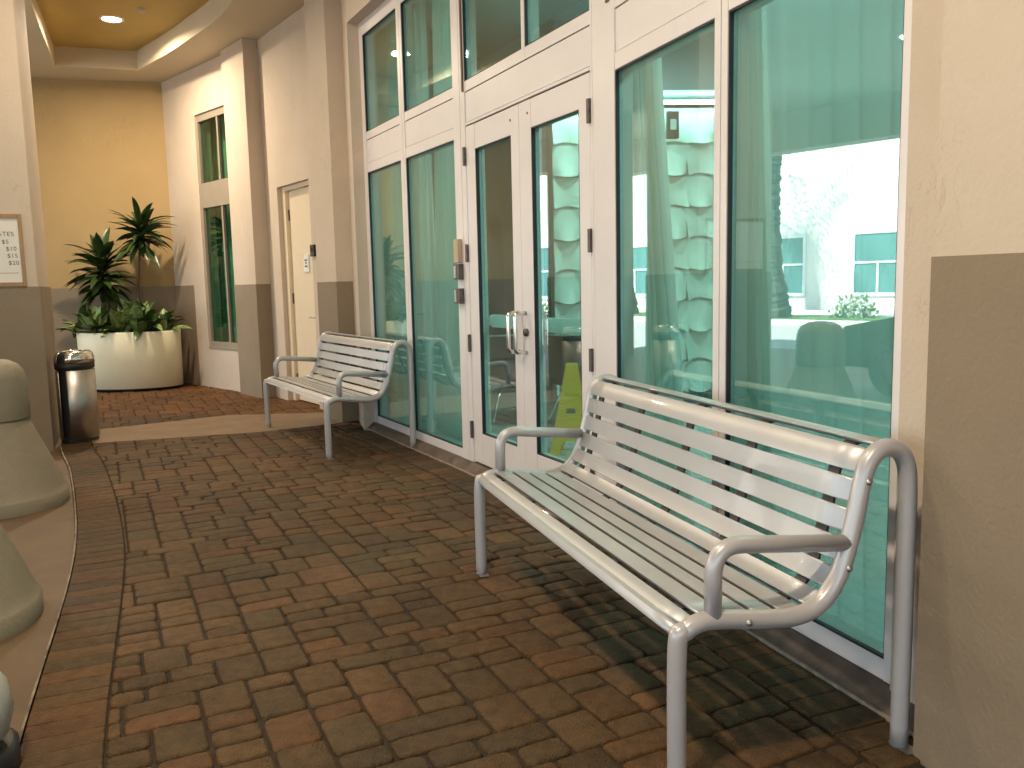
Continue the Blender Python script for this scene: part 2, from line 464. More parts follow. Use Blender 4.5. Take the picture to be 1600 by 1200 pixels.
PCOL = [(.134, .074, .029), (.124, .071, .029), (.140, .073, .030), (.114, .069, .029), (.102, .066, .029), (.130, .076, .031), (.118, .070, .029), (.144, .073, .032), (.106, .065, .028)]
def pcol(k=1.0):
    c = random.choice(PCOL); j = random.uniform(.84, 1.16) * k
    return (c[0] * j * .88, c[1] * j * .86, c[2] * j * .84)

BAND = [V2(-4.05, 7.80), V2(-2.95, 8.62), V2(-1.78, 8.66), V2(-1.62, 7.98), V2(-2.3, 7.56), V2(-3.62, 7.18)]
def inside(poly, p):
    c = False
    for i in range(len(poly)):
        a, b = poly[i], poly[i - 1]
        if (a.y > p.y) != (b.y > p.y) and p.x < (b.x - a.x) * (p.y - a.y) / (b.y - a.y) + a.x: c = not c
    return c
def seg_near(P, p):
    best = None
    for a, b in zip(P, P[1:]):
        ab = b - a; t = max(0, min(1, (p - a).dot(ab) / ab.dot(ab))); q = a + ab * t; d = (p - q).length
        if best is None or d < best[0]: best = (d, a, b, q)
    return best
def pavers():
    PV = Pav()
    du = V2(-.4368, .8995); dv = V2(.8995, .4368)         # along / across
    O = V2(-.2, -1.2)
    su, sv = .1005, .0755
    NU, NV = 170, 122; v_off = -70
    occ = [[False] * NV for _ in range(NU)]
    kinds = [((2, 2), .36), ((1, 2), .27), ((1, 3), .30), ((2, 3), .03), ((1, 4), .04)]
    FO = offn(FAC, FN, .285)
    for i in range(NU):
        for j in range(NV):
            if occ[i][j]: continue
            while True:
                opts = []
                for (a, b), wgt in kinds:
                    if i + a <= NU and j + b <= NV and not any(occ[i + x][j + y] for x in range(a) for y in range(b)):
                        # avoid leaving a one-cell hole at the right
                        rest = 0
                        y = j + b
                        while y < NV and not occ[i][y] and rest < 2: rest += 1; y += 1
                        if rest == 1: continue
                        opts.append(((a, b), wgt))
                if not opts: a, b = 1, 1; break
                r = random.random() * sum(o[1] for o in opts)
                for (a, b), wgt in opts:
                    r -= wgt
                    if r <= 0: break
                break
            for x in range(a):
                for y in range(b):
                    if i + x < NU and j + y < NV: occ[i + x][j + y] = True
            g = .0048
            u0, u1 = i * su + g / 2, (i + a) * su - g / 2; v0, v1 = (j + v_off) * sv + g / 2, (j + b + v_off) * sv - g / 2
            jt = lambda: random.uniform(-.0012, .0012)
            poly = [O + du * (u + jt()) + dv * (v + jt()) for u, v in ((u0, v0), (u0, v1), (u1, v1), (u1, v0))]
            c = sum(poly, Vector()) / 4
            if c.y < -.8 or c.y > 12.4: continue
            dn, a_, b_, q = seg_near(CI, c)
            t = (b_ - a_).normalized(); nr = Vector((t.y, -t.x, 0))
            side = (c - a_).dot(nr)
            if side < -.2: continue
            if dn < .3:
                pc = clip(poly, a_ + nr * .002, nr)
                if len(pc) < 3: continue
                poly = pc
            if c.x > -2.2:
                dn, a_, b_, q = seg_near(FO, c)
                if c.y < E1.y + .1:
                    t = (b_ - a_).normalized(); nr = Vector((-t.y, t.x, 0))
                    sd_ = (c - a_).dot(nr)
                    if sd_ < -.2 : continue
                    if abs(sd_) < .3: 
                        poly = clip(poly, a_ + nr * .002, nr)
                        if len(poly) < 3: continue
                        c = sum(poly, Vector()) / len(poly)
            if (c - C4).dot(n4) < -1.3 and c.y > 8.5 and c.x > -1.2: continue
            # concrete band
            ins = inside(BAND, c); 
            if ins:
                d_, a_, b_, q = seg_near(BAND + [BAND[0]], c)
                if d_ > .16: continue
                t = (b_ - a_).normalized(); nr = Vector((-t.y, t.x, 0))   # BAND is clockwise: left is outside
                poly = clip(poly, a_, nr)
                if len(poly) < 3 or area(poly) < .001: continue
            else:
                d_, a_, b_, q = seg_near(BAND + [BAND[0]], c)
                if d_ < .16:
                    t = (b_ - a_).normalized(); nr = Vector((-t.y, t.x, 0))
                    if (c - a_).dot(nr) > -.02: poly = clip(poly, a_, nr)
                    if len(poly) < 3: continue
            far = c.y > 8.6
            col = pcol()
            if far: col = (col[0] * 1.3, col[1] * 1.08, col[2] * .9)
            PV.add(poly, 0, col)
    # soldier course on the curb
    def course(Oo, Oi, pitch, z, k):
        # arclength stepping
        pts = list(zip(Oo, Oi)); acc = 0; out = [pts[0]]; 
        for (a, b), (c, d) in zip(pts, pts[1:]):
            L = (c - a).length
            while acc + L >= pitch:
                f = (pitch - acc) / L
                a, b = a + (c - a) * f, b + (d - b) * f
                out.append((a, b)); L = (c - a).length; acc = 0
            acc += L
        for (a, b), (c, d) in zip(out, out[1:]):
            e = .0016; w = (c - a).normalized() * e; w2 = (b - a).normalized() * e
            PV.add([a + w + w2, b + w - w2, d - w - w2, c - w + w2], z, pcol(k), bev=.004, ch=.004, drop=.004, tilt=.0008)
    course(CO, CI, .095, .001, .92)
    fo = offn(FAC, FN, .078); fi = offn(FAC, FN, .278)
    def dens(P, n=60):
        out = []
        for a, b in zip(P, P[1:]): out += [a + (b - a) * k / n for k in range(n)]
        return out + [P[-1]]
    course(dens(fo), dens(fi), .1, 0, .95)
    struct(fin(PV.bm, 'brick_pavement', M['paver'], recalc=False))
    bm = bmesh.new(); prism(bm, [p for p in BAND], -.02, .003)
    struct(fin(bm, 'concrete_band', M['concrete'], bevel=.004))
    # worn pale lip along the curb joint, white glints painted into its colour
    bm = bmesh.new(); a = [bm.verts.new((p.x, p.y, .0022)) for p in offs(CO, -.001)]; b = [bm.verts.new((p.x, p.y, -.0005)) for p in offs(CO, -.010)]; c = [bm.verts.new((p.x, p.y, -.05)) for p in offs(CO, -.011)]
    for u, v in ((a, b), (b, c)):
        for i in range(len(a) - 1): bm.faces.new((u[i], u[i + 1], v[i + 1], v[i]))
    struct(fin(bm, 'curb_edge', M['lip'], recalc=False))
    for k, (x, y, s_) in enumerate(()and((-.912, 3.82, .011), (-.85, 4.18, .014), (-1.045, 3.37, .008), (-1.10, 2.47, .007), (.28, 3.05, .010))):
        bm = bmesh.new(); leaf(bm, (0, 0, .0045), (math.cos(k * 2), math.sin(k * 2), .25), s_ * 2.2, s_, 14, 0, 1, 3)
        o = fin(bm, 'litter_flake', M['litter'], recalc=False); o.location = (x, y, 0)
        tag(o, 'tiny pale dry flake lying on the brick pavement', 'litter', 'pale flakes on the pavers')
pavers()

# threshold strip under the glazed front
def strip():
    bm = bmesh.new()
    inner = offn(FAC, FN, -.12); mid = offn(FAC, FN, .012); out = offn(FAC, FN, .072)
    for k in range(3):
        rows = []
        for P, z in ((out, -.02), (out, .006), (mid, .058), (inner, .058)):
            rows.append([P[k] + Vector((0, 0, z)), P[k + 1] + Vector((0, 0, z))])
        vv = [[bm.verts.new(p) for p in r] for r in rows]
        for a, b in zip(vv, vv[1:]): bm.faces.new((a[0], a[1], b[1], b[0]))
    bmesh.ops.remove_doubles(bm, verts=bm.verts, dist=.0005)
    struct(fin(bm, 'threshold_sill', M['sill']))
    bm = bmesh.new(); o2 = offn(FAC, FN, .080)
    for k in range(3):
        a, b, c, d = out[k], out[k + 1], o2[k + 1], o2[k]
        prism(bm, [a, b, c, d], -.02, .009)
    struct(fin(bm, 'threshold_edge', M['sill_edge']))
strip()

# ------------------------------------------------------------------ building walls
def wall_prism(bm, line, th, z0, z1, side=-1):
    """thick wall behind a polyline (walkway side is left of travel = outward)"""
    P = [Vector(p) for p in line]; B = []
    for i, p in enumerate(P):
        t = (P[min(i + 1, len(P) - 1)] - P[max(i - 1, 0)]).normalized()
        B.append(p + Vector((t.y, -t.x, 0)) * th)
    prism(bm, P + B[::-1], z0, z1)
bw = thing('building_wall', 'beige stucco wall with ochre end wall, taupe dado and pilasters along the walkway', 'wall', (-3, 9.5, 0), world=True)
TOPZ = 4.6
def wainscot(line, parent, close=True, z1=ZW):
    P = [Vector(p) for p in line]; off = []; back = []
    for i, p in enumerate(P):
        def nrm(a, b): t = (b - a).normalized(); return Vector((-t.y, t.x, 0))
        if i == 0: n = nrm(P[0], P[1]); k = 1
        elif i == len(P) - 1: n = nrm(P[-2], P[-1]); k = 1
        else:
            na, nb = nrm(P[i - 1], P[i]), nrm(P[i], P[i + 1]); n = (na + nb).normalized(); k = 1 / max(.3, n.dot(na))
        off.append(p + n * .005 * k); back.append(p - n * .01 * k)
    bm = bmesh.new(); prism(bm, off + back[::-1], -.02, z1)
    return fin(bm, 'dado_band', M['taupe'], parent)
# near wall strip and near pilaster
Rn = A3 - d3 * .276 + n3 * .151           # far front corner of the near pilaster
dR = V2(-math.sin(R(17)), math.cos(R(17))); 
def piece(name, pts, z0, z1, m=None, parent=bw):
    bm = bmesh.new(); prism(bm, pts, z0, z1); return fin(bm, name, m or M['beige'], parent)
ws = A3 + n3 * .018
piece('wall_panel', [ws - d3 * .045, ws - d3 * .5, ws - d3 * .5 - n3 * .4, ws - d3 * .045 - n3 * .4], -.02, ZC)
pil = piece('pilaster', [Rn, Rn - n3 * .5, Rn - dR * 5 - n3 * .9, Rn - dR * 5], -.02, ZC)
pw = wainscot([Rn - dR * 5, Rn + dR * 0.0, Rn - n3 * .13], pil); 
# far side of the glazed opening: reveal, wall, pilaster 1, door wall, pilaster 2, window wall, end wall
Q0 = E1 + n1 * .10
piece('wall_panel', [Q0, I1, I1 - n1 * .35, E1 - n1 * .3, E1], -.02, ZC)
p1 = piece('pilaster', [I1 - n1 * .02, P1f, P1g, P1g - np_ * .35, I1 - n1 * .3], -.02, ZC - .002)
wainscot([I1, P1f, P1g, P1g - np_ * .12], p1)
# wall over the glazed front
for (Pa, Pb, na) in ((A3 - d3 * .045, J, n3), (J, B1, n2), (B1, E1, n1)):
    piece('wall_over_front', [Pa + na * .10, Pb + na * .10, Pb - na * .25, Pa - na * .25], 3.545, ZC)
# door wall with opening
def dw(s, t=0): return W1 + d5 * s + n5 * t
DO0, DO1, DZ = .50, 1.42, 2.41
piece('wall_panel', [dw(-.25), dw(DO0), dw(DO0, -.16), dw(-.25, -.16)], -.02, ZC - .003)
piece('wall_panel', [dw(DO1), dw(2.1), dw(2.1, -.16), dw(DO1, -.16)], -.02, ZC - .003)
piece('wall_panel', [dw(DO0), dw(DO1), dw(DO1, -.16), dw(DO0, -.16)], DZ, ZC - .003)
p2 = piece('pilaster', [I2 - n5 * .02, P2f, P2g, P2g - n4 * .5, I2 - n5 * .5], -.02, ZC - .002)
wainscot([I2, P2f, P2g, P2g - n4 * .12], p2)
def ww(s, t=0): return C4 - d4 * s + n4 * t
WO0, WO1, WZ0, WZ1 = .95, 2.12, .54, 3.51
piece('wall_panel', [ww(2.6), ww(WO1), ww(WO1, -.2), ww(2.6, -.2)], -.02, ZC - .004)
piece('wall_panel', [ww(WO1), ww(WO0), ww(WO0, -.2), ww(WO1, -.2)], -.02, WZ0)
piece('wall_panel', [ww(WO1), ww(WO0), ww(WO0, -.2), ww(WO1, -.2)], WZ1, ZC - .004)
piece('wall_panel', [ww(WO0), ww(0), ww(0, -.2) , ww(WO0, -.2)], -.02, ZC - .004)
de = V2(-.969, -.247); ne = V2(-de.y, de.x) * 1
if ne.y > 0: ne = -ne
ew = piece('end_wall', [C4, FARE, FARE - ne * .2, C4 - ne * .2], -.02, ZC - .001, M['ochre'])
# dado wraps from the end wall round the corner
bm = bmesh.new()
prism(bm, [FARE + ne * .005, C4 + ne * .005 + n4 * .0055, ww(.61, .005), ww(.61, -.01), C4 - ne * .01, FARE - ne * .01], -.02, ZW + .01)
fin(bm, 'dado_band', M['taupe'], bw)
# dark sealant line at the wall feet
# window in the far wall
win = bpy.data.objects.new('window', None); COL.objects.link(win); win.parent = bw
W4 = lambda p: ww(p.x, p.y) + Vector((0, 0, p.z))
bm = bmesh.new()
def rail(bm, s0, s1, z0, z1, t0=-.09, t1=-.02, fr=W4): bx(bm, s0, s1, t0, t1, z0, z1, fr)
rail(bm, WO0, WO0 + .035, WZ0, WZ1); rail(bm, WO1 - .075, WO1, WZ0, WZ1)
for a, b in ((WZ0, WZ0 + .07), (2.335, 2.65), (WZ1 - .09, WZ1)): rail(bm, WO0 + .035, WO1 - .075, a, b, -.088, -.022)
for a, b in ((WZ0 + .07, 2.335), (2.65, WZ1 - .09)): rail(bm, 1.49, 1.53, a, b, -.086, -.028)
fin(bm, 'window_frame', M['bronze_window'], win, bevel=.003)
for z0, z1 in ((WZ0 + .07, 2.335), (2.65, WZ1 - .09)):
    for s0, s1 in ((WO0 + .035, 1.49), (1.53, WO1 - .075)):
        bm = bmesh.new(); bx(bm, s0, s1, -.06, -.054, z0, z1, W4); fin(bm, 'glass_pane', M['darkglass'], win)
bm = bmesh.new(); bx(bm, WO0, WO1, -.02, .004, WZ0 - .03, WZ0 + .008, W4); fin(bm, 'sill', M['bronze_window'], win, bevel=.003)
# curtain behind it
def curtain(name, fr, top, bot, z0, z1, t, folds, amp, m, parent=None, nv=26, label=None, nu=120, group=None):
    bm = bmesh.new(); grid = []
    ph = random.random() * 6
    for j in range(nv + 1):
        v = j / nv; row = []
        for i in range(nu + 1):
            u = i / nu
            e = v ** 1.6
            s0 = top[0] + (bot[0] - top[0]) * e; s1 = top[1] + (bot[1] - top[1]) * e
            s = s0 + (s1 - s0) * u
            a = amp * (.6 + .6 * v)
            tt = t + a * math.sin(u * folds * 2 * math.pi + ph + .5 * math.sin(v * 2)) + a * .4 * math.sin(u * folds * 4.7 + 3 * v)
            row.append(bm.verts.new(fr(Vector((s, tt, z1 + (z0 - z1) * v)))))
        grid.append(row)
    for a, b in zip(grid, grid[1:]):
        for i in range(nu): bm.faces.new((a[i], a[i + 1], b[i + 1], b[i]))
    o = fin(bm, name, m, parent, smooth=True)
    sf = o.modifiers.new('solid', 'SOLIDIFY'); sf.thickness = .0015
    if label: tag(o, label, 'curtain', group)
    return o
curtain('curtain', W4, (-.3, 2.9), (-.3, 2.9), .4, 3.6, -.32, 22, .035, mat('green_drape', (.55, .62, .5), .8), label='pleated drape behind the narrow far window of the beige wall')
bm = bmesh.new(); bx(bm, -.6, 3.2, -.62, -.5, 0, ZC, W4); tag(fin(bm, 'back_wall', M['int_dark']), 'dark wall set close behind the drape of the far window to block lobby light', 'wall')  # placed close behind the drape to stop lobby light leaking through

# service door
sdn = thing('service_door', 'cream flush service door with lever handle between the two pilasters', 'door', tuple(dw(1.0, -.1)), world=True)
D5 = lambda p: dw(p.x, p.y) + Vector((0, 0, p.z))
bm = bmesh.new(); bx(bm, DO0 + .052, DO1 - .10, -.135, -.09, .012, DZ - .052, D5); fin(bm, 'door_leaf', M['door'], sdn, bevel=.002)
bm = bmesh.new()
bx(bm, DO0, DO0 + .05, -.15, -.05, 0, DZ, D5); bx(bm, DO1 - .098, DO1, -.15, -.05, 0, DZ, D5); bx(bm, DO0 + .05, DO1 - .098, -.15, -.052, DZ - .05, DZ, D5)
fin(bm, 'door_frame', M['door'], sdn, bevel=.003)
bm = bmesh.new(); lathe(bm, [(0, 0), (.03, 0), (.03, .012), (.012, .016), (.012, .05), (0, .05)], 20)
bmesh.ops.transform(bm, matrix=Matrix.Rotation(R(90), 4, 'X'), verts=bm.verts)
tube(bm, fillet([(0, -.045, 0), (.03, -.05, 0), (.13, -.05, -.004)], .02), .009)
bmesh.ops.transform(bm, matrix=Matrix.Translation(dw(DO0 + .12, -.088) + Vector((0, 0, .97))) @ Matrix(((d5.x, -n5.x, 0, 0), (d5.y, -n5.y, 0, 0), (0, 0, 1, 0), (0, 0, 0, 1))), verts=bm.verts)
fin(bm, 'lever_handle', M['brushed'], sdn, smooth=True)
for z in (.25, 1.17, 2.1):
    bm = bmesh.new(); bx(bm, DO1 - .115, DO1 - .095, -.095, -.078, z - .06, z + .06, D5); fin(bm, 'hinge', M['hinge'], sdn)
dsn = thing('door_sign', 'small white notice plate with three dark lines on the service door', 'sign', tuple(dw(.87, -.088) + Vector((0, 0, 1.47))), world=True)
bm = bmesh.new(); bx(bm, .80, .925, -.089, -.075, 1.46, 1.645, D5); fin(bm, 'sign_plate', M['white'], dsn, bevel=.002)
bm = bmesh.new()
for z, a, b in ((1.585, .825, .90), (1.555, .84, .885), (1.52, .83, .895)): bx(bm, a, b, -.0735, -.072, z - .008, z + .008, D5)
fin(bm, 'sign_lines', M['ink'], dsn)
cr = thing('card_reader', 'small black box on the beige wall just right of the service door', 'card reader', tuple(dw(.44) + Vector((0, 0, 1.6))), world=True)
bm = bmesh.new(); bx(bm, .385, .485, .001, .03, 1.61, 1.73, D5); fin(bm, 'reader_box', M['black'], cr, bevel=.006)
bm = bmesh.new(); bx(bm, .41, .46, .0305, .033, 1.66, 1.70, D5); fin(bm, 'lens', M['carglass'], cr)

# ------------------------------------------------------------------ glazed front
sf = thing('storefront', 'white aluminium framed teal glass entrance front with transom windows', 'storefront', (0, 5, 0), world=True)
ZG0, ZG1 = .124, 2.277
def bay(fr, stiles, panes, z_lo=True, doors=False, s_end=0, s_beg=0):
    bm = bmesh.new()
    for a, b in stiles: bx(bm, a, b, -.10, 0, .058, 3.545, fr)
    for a, b in panes:
        if not doors:
            bx(bm, a, b, -.10, -.003, .058, ZG0, fr)
        bx(bm, a, b, -.10, -.003, ZG1 if not doors else 2.335, 2.356, fr)
        bx(bm, a, b, -.10, -.003, 2.555, 2.622, fr)
        bx(bm, a, b, -.10, -.003, 3.43, 3.545, fr)
    fin(bm, 'frame', M['alu'], sf, bevel=.0025)
    bm = bmesh.new(); bx(bm, panes[0][0] + .0, panes[-1][1], -.09, -.009, 2.360, 2.551, fr)
    fin(bm, 'transom_panel', M['alu'], sf, bevel=.002)
    bm = bmesh.new(); bx(bm, panes[0][0], panes[-1][1], -.095, -.014, 2.356, 2.3602, fr); bx(bm, panes[0][0], panes[-1][1], -.095, -.014, 2.5508, 2.555, fr)
    fin(bm, 'panel_joint', M['groove'], sf)
    for (a, b) in panes:
        rows = [(2.622, 3.43)] + ([] if doors else [(ZG0, ZG1)])
        for z0, z1 in rows:
            pane(fr, a, b, z0, z1, sf)
def pane(fr, a, b, z0, z1, parent, t=-.028):
    bm = bmesh.new(); bx(bm, a + .001, b - .001, t - .004, t + .004, z0 + .001, z1 - .001, fr)
    g = fin(bm, 'glass_pane', M['glass'], parent)
    bm = bmesh.new(); w = .007
    bx(bm, a, a + w, t + .005, -.006, z0, z1, fr); bx(bm, b - w, b, t + .005, -.006, z0, z1, fr)
    bx(bm, a + w, b - w, t + .005, -.006, z0, z0 + w, fr); bx(bm, a + w, b - w, t + .005, -.006, z1 - w, z1, fr)
    fin(bm, 'gasket', M['gasket'], parent)
bay(F3, [(-.045, .002), (.847, .886), (.892, .932), (1.757, 1.99)], [(.002, .847), (.932, 1.757)])
UP2 = [(.0, .02), (1.615, L2 - .004)]
# door bay: frame posts, transom lights with a mullion
bm = bmesh.new()
for a, b in UP2: bx(bm, a, b, -.10, 0, .058, 3.545, F2)
for a, b in ((.02, .865), (.905, 1.615)):
    bx(bm, a, b, -.10, -.003, 2.555, 2.622, F2); bx(bm, a, b, -.10, -.003, 3.43, 3.545, F2)
bx(bm, .865, .905, -.10, -.002, 2.555, 3.545, F2)
bx(bm, .02, 1.615, -.10, -.003, 2.338, 2.356, F2)
fin(bm, 'frame', M['alu'], sf, bevel=.0025)
bm = bmesh.new(); bx(bm, .02, 1.615, -.09, -.009, 2.36, 2.551, F2); fin(bm, 'transom_panel', M['alu'], sf, bevel=.002)
bm = bmesh.new(); bx(bm, .02, 1.615, -.095, -.014, 2.356, 2.3602, F2); bx(bm, .02, 1.615, -.095, -.014, 2.5508, 2.555, F2)
bx(bm, .02, 1.615, -.095, -.02, 2.331, 2.3378, F2); fin(bm, 'panel_joint', M['groove'], sf)
pane(F2, .02, .865, 2.622, 3.43, sf); pane(F2, .905, 1.615, 2.622, 3.43, sf)
bay(F1, [(0.0, .05), (.056, .165), (1.075, 1.118), (1.124, 1.18), (1.995, 2.078)], [(.165, 1.075), (1.18, 1.995)])
# brown weather strips beside the tall posts
for ar in ((.051, .0555, -.08, -.012, .06, 3.54, F1), (.8865, .8915, -.08, -.006, .06, 3.54, F3), (-.002, .018, .0005, .010, 2.56, 3.545, F2),
           (1.80, 1.83, .0005, .008, 2.60, 3.545, F3), (1.1185, 1.1235, -.08, -.006, .06, 3.54, F1)):
    bm = bmesh.new(); bx(bm, *ar); fin(bm, 'weather_strip', M['brown'], sf)
bm = bmesh.new()                           # stained bottom seam
bx(bm, 0, 1.98, -.09, .004, .052, .0577, F3); bx(bm, 0, 1.62, -.09, .004, .052, .0577, F2); bx(bm, 0, 2.07, -.09, .004, .052, .0577, F1)
fin(bm, 'bottom_seam', M['alu_dirty'], sf)

def door_leaf(a, b, ga, gb, name, hinge_s, label, mirror):
    o = thing('glass_door', label, 'door', tuple(F2(Vector(((a + b) / 2, -.03, .06)))), world=True, group='glass entrance doors')
    bm = bmesh.new(); z0, z1 = .07, 2.329
    bx(bm, a, ga, -.075, -.004, z0, z1, F2); bx(bm, gb, b, -.075, -.004, z0, z1, F2)
    bx(bm, ga, gb, -.073, -.006, z0, .28, F2); bx(bm, ga, gb, -.073, -.006, 2.17, z1, F2)
    fin(bm, 'door_frame', M['alu'], o, bevel=.0025)
    pane(F2, ga, gb, .28, 2.17, o, -.034)
    for z in (.29, .89, 1.50, 2.14):
        bm = bmesh.new(); bx(bm, hinge_s - .012, hinge_s + .012, -.003, .016, z - .06, z + .06, F2)
        fin(bm, 'hinge', M['hinge'], o, bevel=.003)
    # push bar inside
    bm = bmesh.new(); bx(bm, ga - .03, gb + .03, -.135, -.105, 1.0, 1.085, F2); bx(bm, ga - .03, ga + .02, -.10, -.076, 1.015, 1.077, F2); bx(bm, gb - .02, gb + .03, -.10, -.076, 1.015, 1.077, F2)
    fin(bm, 'push_bar', M['frost'], o)
    # pull handle
    hs = (b - .045) if not mirror else (a + .045)
    hh = hs - .0 
    bm = bmesh.new()
    pts = [F2(Vector(p)) for p in ((hs, -.004, 1.115), (hs, .062, 1.115), (hs - .0, .062, .875), (hs, -.004, .875))]
    sgn = -1 if not mirror else 1
    pts = [F2(Vector(p)) for p in ((hs, -.004, 1.115), (hs, .070, 1.115), (hs, .070, .88), (hs, -.004, .88))]
    tube(bm, fillet(pts, .03), .0125); fin(bm, 'pull_handle', M['chrome'], o, smooth=True)
    # screw caps
    bm = bmesh.new(); s_ = b - .11 if not mirror else a + .11
    bx(bm, s_ - .006, s_ + .006, -.005, -.001, 2.25, 2.262, F2); fin(bm, 'screw_cap', M['ink'], o)
    return o
dl = door_leaf(.024, .808, .165, .70, 'l', .012, 'left white framed glass door with pull handle, nearer the far bench', False)
dr_ = door_leaf(.812, 1.606, .96, 1.495, 'r', 1.612, 'right white framed glass door with deadbolt, wet floor sign behind it', True)
bm = bmesh.new(); lathe(bm, [(0, .0), (.024, 0), (.024, .012), (.02, .018), (0, .02)], 24)
bmesh.ops.transform(bm, matrix=Matrix.Translation(F2(Vector((.865, -.004, 1.0)))) @ Matrix(((-d2.x, 0, n2.x, 0), (-d2.y, 0, n2.y, 0), (0, 1, 0, 0), (0, 0, 0, 1))), verts=bm.verts)
fin(bm, 'deadbolt', M['hinge'], dr_, smooth=True)

# small boxes on the post between the far bay and the doors
def box_dev(name, label, cat, fr, s0, s1, z0, z1, th, m, extra=None):
    o = thing(name, label, cat, tuple(fr(Vector(((s0 + s1) / 2, .001, z0)))), world=True)
    bm = bmesh.new(); bx(bm, s0, s1, .001, th, z0, z1, fr); fin(bm, 'housing', m, o, bevel=.004)
    if extra: extra(o)
    return o
def ex1(o):
    bm = bmesh.new(); bx(bm, .10, .135, .0405, .044, 1.335, 1.42, F1); fin(bm, 'face_plate', M['brushed'], o)
box_dev('door_contact', 'tan plastic box, topmost of three on the white post left of the doors', 'box', F1, .075, .15, 1.44, 1.60, .035, M['beige_plastic'])
box_dev('key_switch', 'grey metal key switch, middle of three boxes on the white post', 'switch', F1, .06, .15, 1.325, 1.432, .04, M['hinge'], ex1)
def ex2(o):
    bm = bmesh.new(); bx(bm, .10, .135, .0405, .044, 1.17, 1.255, F1); fin(bm, 'face_plate', M['brushed'], o)
box_dev('lock_switch', 'grey metal switch, lowest of three boxes on the white post', 'switch', F1, .06, .15, 1.16, 1.265, .04, M['hinge'], ex2)

# ------------------------------------------------------------------ ceiling with tray
def ceiling():
    fac_line = [A3 - d3 * 6, A3, J, B1, E1, W1, I2, C4]
    # inner tray edge follows the front at about 1.75 m, outer edge follows the piers
    tin = [(.9, -4.0), (.0, -.8), (-.55, 1.4), (-1.15, 4.0), (-1.85, 6.6), (-2.662, 8.677), (-3.658, 10.05), (-4.695, 11.22)]
    tin = [Vector((x, y, 0)) for x, y in tin]; TI = catmull(tin, 8)
    tout = [(-5.58, 10.9), (-4.56, 8.55), (-3.7, 6.75), (-2.9, 4.7), (-2.2, 2.6), (-1.7, .8), (-1.3, -1.0), (-.9, -4.0)]
    TO = catmull([Vector((x, y, 0)) for x, y in tout], 6)
    hole = TI + TO
    # soffit: right strip
    bm = bmesh.new()
    def strip_(A, B, z, th=.03):
        a = [bm.verts.new((p.x, p.y, z)) for p in A]; b = [bm.verts.new((p.x, p.y, z)) for p in B]
        for i in range(len(a) - 1): bm.faces.new((a[i], a[i + 1], b[i + 1], b[i]))
    R_ = [Vector((8, p.y, 0)) for p in TI]
    strip_(TI, R_, ZC)
    L_ = [Vector((-10.0, p.y, 0)) for p in TO]
    strip_(TO, L_, ZC)
    # ends
    e0 = TI[-1]; e1 = TO[0]
    bm.faces.new([bm.verts.new(p) for p in ((e0.x, e0.y, ZC), (8, e0.y, ZC), (8, 14, ZC), (-10, 14, ZC), (-10, e1.y, ZC), (e1.x, e1.y, ZC))])
    s0 = TI[0]; s1 = TO[-1]
    bm.faces.new([bm.verts.new(p) for p in ((s0.x, s0.y, ZC), (8, s0.y, ZC), (8, -9, ZC), (-10, -9, ZC), (-10, s1.y, ZC), (s1.x, s1.y, ZC))])
    # risers
    ZT = 4.33
    lp = hole + [hole[0]]
    for a, b in zip(lp, lp[1:]):
        bm.faces.new([bm.verts.new(p) for p in ((a.x, a.y, ZC), (b.x, b.y, ZC), (b.x, b.y, ZT), (a.x, a.y, ZT))])
    bmesh.ops.remove_doubles(bm, verts=bm.verts, dist=.0005)
    struct(fin(bm, 'ceiling', M['ceil'], recalc=False))
    bm = bmesh.new()
    bm.faces.new([bm.verts.new((p.x, p.y, ZT - .002)) for p in hole])
    bmesh.ops.triangulate(bm, faces=bm.faces)
    struct(fin(bm, 'ceiling_tray', M['tray'], recalc=False))
    bm = bmesh.new(); bx(bm, -10.2, 8.2, -9.2, 14.2, 4.5, 4.8); struct(fin(bm, 'roof_slab', M['white_wall']))
    bm = bmesh.new(); bx(bm, -10.2, -9.8, -9.2, 14.2, 3.45, 4.5); struct(fin(bm, 'roof_beam', M['beige']))
    return ZT
ZT = ceiling()

def downlight(x, y, z, label, power=60, m='lamp', col=LAMP_COL, r=.10, size=.22, spot=False, group='recessed ceiling lights'):
    o = thing('ceiling_light', label, 'light', (x, y, z), group=group)
    bm = bmesh.new(); lathe(bm, [(r, -.004), (r + .012, -.010), (r + .028, -.008), (r + .030, -.001)], 40)
    fin(bm, 'trim_ring', M['white'], o, smooth=True)
    bm = bmesh.new(); lathe(bm, [(.0001, -.006), (r * .6, -.0055), (r, -.004)], 40); fin(bm, 'lens', M[m], o, smooth=True)
    ld = bpy.data.lights.new('lamp', 'AREA'); ld.shape = 'DISK'; ld.size = size; ld.energy = power * LK; ld.color = col
    ld.spread = R(165)
    lo = bpy.data.objects.new('lamp', ld); COL.objects.link(lo); lo.parent = o; lo.location = (0, 0, -.03)
    return o
downlight(-4.40, 9.92, ZT - .002, 'lit recessed ceiling light in the golden tray above the planter', 43)
downlight(-2.75, 6.1, ZT - .002, 'added out-of-view recessed ceiling light in the tray above the far bench and doors', 22)  # unseen lamp added to light the doors and planter front
downlight(-1.75, 3.1, ZT - .002, 'added out-of-view recessed ceiling light in the tray over the middle of the walkway', 17)  # unseen lamp added to light the middle of the walkway
downlight(-.9, .2, ZT - .002, 'added out-of-view recessed ceiling light in the tray above the photographer', 50)  # unseen lamp added for the foreground light
downlight(-6.8, 6.1, ZC, 'lit recessed ceiling light over the driveway, mirrored in the near pane', 30, m='lamp_white', r=.14, col=(1, .9, .75))
sm = thing('smoke_detector', 'small round white detector on the golden tray ceiling beside the light', 'detector', (-3.92, 9.6, ZT - .002))
